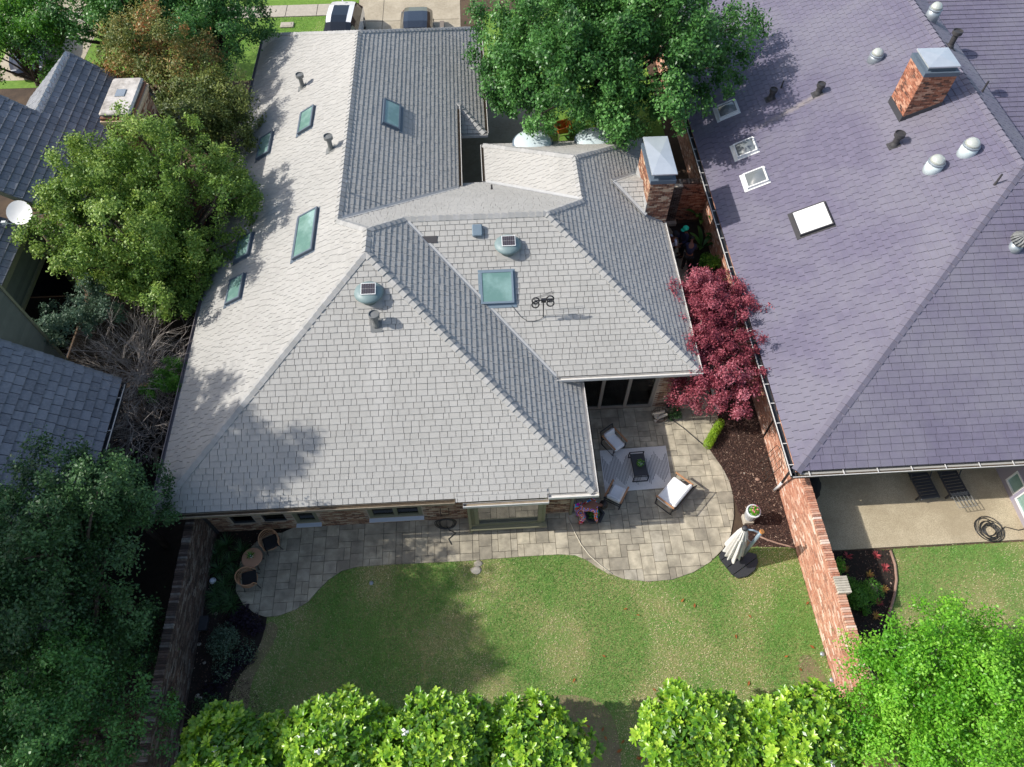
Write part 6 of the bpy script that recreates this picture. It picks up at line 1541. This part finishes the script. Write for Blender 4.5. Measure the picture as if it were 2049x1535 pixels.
c = A_(487, 130, 2.6); twiggy('pale leafless branch tips at the roof edge near the front lawn', (c.x - .8, c.y, 1.2), c, (1.0, .8, 1.2), 4, 8)
c = A_(345, 765, 2.3); tree('shrub', 'small bright green shrub poking out beside the grey roof edge', (c.x, c.y, 0), c, (1.0, .75, .65), 'leaf_fresh', 7000, .07, .035, 14, .05, (.35, .5), 'shrub')
c = A_(165, 640, 3.0); tree('shrub', 'grey green shrub below the bright evergreen by the dark court', (c.x, c.y, 0), c, (1.5, 1.6, 1.2), 'leaf_gray', 9000, .10, .05, 16, .06, (.3, .45), 'shrub')
c = A_(380, 548, 2.9); tree('shrub', 'lower green foliage between the big evergreen and the roof gutter', (c.x, c.y, 0), c, (1.5, 1.9, 1.4), 'leaf_yaupon', 18000, .11, .065, 22, .07, (.3, .42), 'shrub')
c = A_(300, 590, 2.6); tree('shrub', 'dark green foliage under the big evergreen beside the bare twigs', (c.x, c.y, 0), c, (1.8, 1.3, 1.2), 'leaf_yaupon', 14000, .11, .06, 18, .07, (.3, .42), 'shrub')
# ------------------------------------------------------------------ small plants
def clump(name, label, u, v, straps, m, z=0, group=None, cat='plant'):
    c = A_(u, v, z); V, F, Rn = sprays(*straps); mb = MB(Matrix.Translation((c.x, c.y, z)))
    for f, r_ in zip(F, Rn): mb.add([V[i] for i in f], [(0, 1, 2, 3)], r_)
    return tag(mb.build(name, m), label, cat, group)
for k, (u, v) in enumerate(((455, 1090), (485, 1105), (435, 1110), (460, 1125), (440, 1140), (470, 1150), (450, 1170), (460, 1195), (432, 1190), (440, 1213), (466, 1212))):
    clump('lily_turf', 'tuft of dark strap leaved lily turf in the bed behind the rattan chairs', u, v, (90, .25, .45, .15, .35, .012), 'leaf_dark', group='lily turf tufts in the west bed')
def bush(name, label, u, v, rad, n, L, W, m, z=None, cat='shrub', group=None):
    c = A_(u, v, rad[2] * .7 if z is None else z); t = thing(name, label, cat, (c.x, c.y, 0), 0, group); Vs = []; Fs = []; nv = 0; k = 9
    for i in range(k):
        a = rng.uniform(0, 6.283); q = rng.uniform(.2, .75); p = (c.x + rad[0] * q * math.cos(a), c.y + rad[1] * q * math.sin(a), c.z + rad[2] * rng.uniform(-.3, .45)); V, F = leaf_blob(p, tuple(x * rng.uniform(.35, .55) for x in rad), n // k, L, W); Vs.append(V); Fs.append(F + nv); nv += len(V)
    raw_mesh('foliage', np.concatenate(Vs), np.concatenate(Fs), npr.random(n // k * k), m, t); mb = MB()
    for i in range(5): limb(mb, (c.x, c.y, 0), (c.x + rng.uniform(-.6, .6) * rad[0], c.y + rng.uniform(-.6, .6) * rad[1], c.z), .015, .006, .1, 3, 4)
    mb.build('stems', 'bark', t); return t
bush('rose_shrub', 'loose grey green rose shrub in the shaded bed beside the lawn', 462, 1290, (.75, .9, .5), 2600, .06, .04, 'leaf_gray')
for k, (u, v) in enumerate(((480, 1225), (495, 1240), (470, 1242), (505, 1255), (460, 1340), (440, 1360), (478, 1330), (425, 1380), (492, 1310))):
    bush('purple_ground_cover', 'low dark purple foliage patch in the shaded west bed', u, v, (.38, .32, .14), 420, .10, .03, 'leaf_purple', .10, 'plant', 'purple foliage in the west bed')
bush('shrub', 'green shrub at the foot of the left wall by the magnolia', 415, 1440, (.55, .7, .6), 1500, .08, .045, 'leaf_dark'); bush('wall_vine', 'small green vine climbing the left wall top', 343, 1420, (.25, .5, .5), 700, .06, .04, 'leaf_fresh', 1.6, 'vine')
# hedge: clipped bright strip by the maple
a, b = A_(1417, 888, .25), A_(1440, 848, .25); t = thing('small_hedge', 'narrow clipped yellow green hedge at the mulch bed edge', 'hedge', (a + b) / 2 * 1.0); t.location.z = .02; WL[t] = t.location.copy(); Vs = []; Fs = []; nv = 0
for i in range(9): p = a.lerp(b, i / 8); V, F = leaf_blob((p.x, p.y, .24), (.17, .17, .26), 420, .045, .03, inner=.2); Vs.append(V); Fs.append(F + nv); nv += len(V)
raw_mesh('foliage', np.concatenate(Vs), np.concatenate(Fs), npr.random(420 * 9), 'leaf_hedge', t); mb = MB()
for i in range(5): p = a.lerp(b, i / 4); mb.cyl((p.x, p.y, .02), (p.x, p.y, .35), .012, .008, 5)
mb.build('stems', 'bark', t)
# banana-like plants and shrub in the side yard
def broadleaf(label, u, v, n, L, W, hgt, z=0):
    c = A_(u, v, z); t = thing('broadleaf_plant', label, 'plant', (c.x, c.y, z)); mb = MB()
    for i in range(n):
        a = i / n * 6.283 + rng.uniform(-.4, .4); l_ = L * rng.uniform(.7, 1.1); hh = hgt * rng.uniform(.7, 1.1); vs = []; seg = 7
        for k in range(seg + 1):
            s = k / seg; w = W * math.sin(math.pi * min(1, .08 + s * .92)) ** .7 * (s > .25) + .015; x = l_ * s; zz = hh * (1.7 * s - .9 * s * s); ca, sa = math.cos(a), math.sin(a)
            vs += [(c.x + ca * x - sa * w, c.y + sa * x + ca * w, z + zz + w * .35), (c.x + ca * x, c.y + sa * x, z + zz), (c.x + ca * x + sa * w, c.y + sa * x - ca * w, z + zz + w * .35)]
        r_ = rng.random(); m2 = MB(); m2.add(vs, [f for k in range(seg) for f in ((3 * k, 3 * k + 1, 3 * k + 4, 3 * k + 3), (3 * k + 1, 3 * k + 2, 3 * k + 5, 3 * k + 4))], r_); m2.build('leaf', 'leaf_banana', t, smooth=True)
    return t
broadleaf('broad leaved plant nearest the cross wall in the side yard', 1400, 445, 8, .75, .09, 1.0); broadleaf('tall broad leaved plant against the long brick wall', 1432, 490, 8, .8, .10, 1.2); broadleaf('spreading broad leaved plant beside the navy shirted person', 1404, 497, 7, .8, .08, .7)
bush('shrub', 'bright green shrub in a dark pot just above the red maple', 1421, 522, (.5, .6, .4), 1300, .09, .06, 'leaf_fresh', .75); c = A_(1416, 540, 0); mb = MB(); mb.lathe([(.25, 0), (.34, .42), (.36, .45), (.30, .44), (0, .40)], (c.x, c.y, .02), 18); tag(mb.build('plant_pot', 'charcoal'), 'round dark pot under the green shrub above the maple', 'pot')
bush('shrub', 'low yellow green conifer under the oak in the front yard', 1170, 250, (1.3, 1.0, .7), 2600, .10, .03, 'leaf_hedge'); bush('shrub', 'dark shrub beside the oak trunk in the front yard', 1255, 262, (1.2, 1.0, .7), 1800, .10, .05, 'leaf_oak'); bush('shrub', 'small green shrub at the house corner behind the wire basket', 1350, 830, (.3, .35, .3), 700, .06, .035, 'leaf_dark')
# neighbour's bed
bush('shrub', "rounded dense green shrub in the neighbour's bed below the wall", 1717, 1180, (.62, .75, .55), 6500, .055, .035, 'leaf_fresh')
bush('shrub', "small green plant below the rounded shrub in the neighbour's bed", 1734, 1222, (.18, .18, .14), 300, .06, .03, 'leaf_fresh', .12, 'plant'); bush('shrub', "green tuft at the wall end of the neighbour's bed", 1673, 1135, (.3, .35, .3), 700, .06, .035, 'leaf_lime')
for lb, u, v, m in (("red bromeliad nearest the patio corner in the neighbour's bed", 1695, 1113, 'red_leaf'), ("red bromeliad by the pale edging in the neighbour's bed", 1752, 1112, 'red_leaf'), ("small red plant in the middle of the neighbour's bed", 1770, 1137, 'red_leaf'), ("lowest red plant in the neighbour's bed", 1757, 1206, 'red_leaf'), ("yellow plant beside the boulder in the neighbour's bed", 1767, 1180, 'yellow_leaf'), ("yellow green plant above the rounded shrub in the neighbour's bed", 1687, 1138, 'yellow_leaf'), ("small yellow plant at the lower end of the neighbour's bed", 1751, 1233, 'yellow_leaf'), ("variegated small plant right above the boulder", 1738, 1150, 'yellow_leaf')):
    clump('bedding_plant', lb, u, v, (34, .08, .18, .06, .18, .018), m)
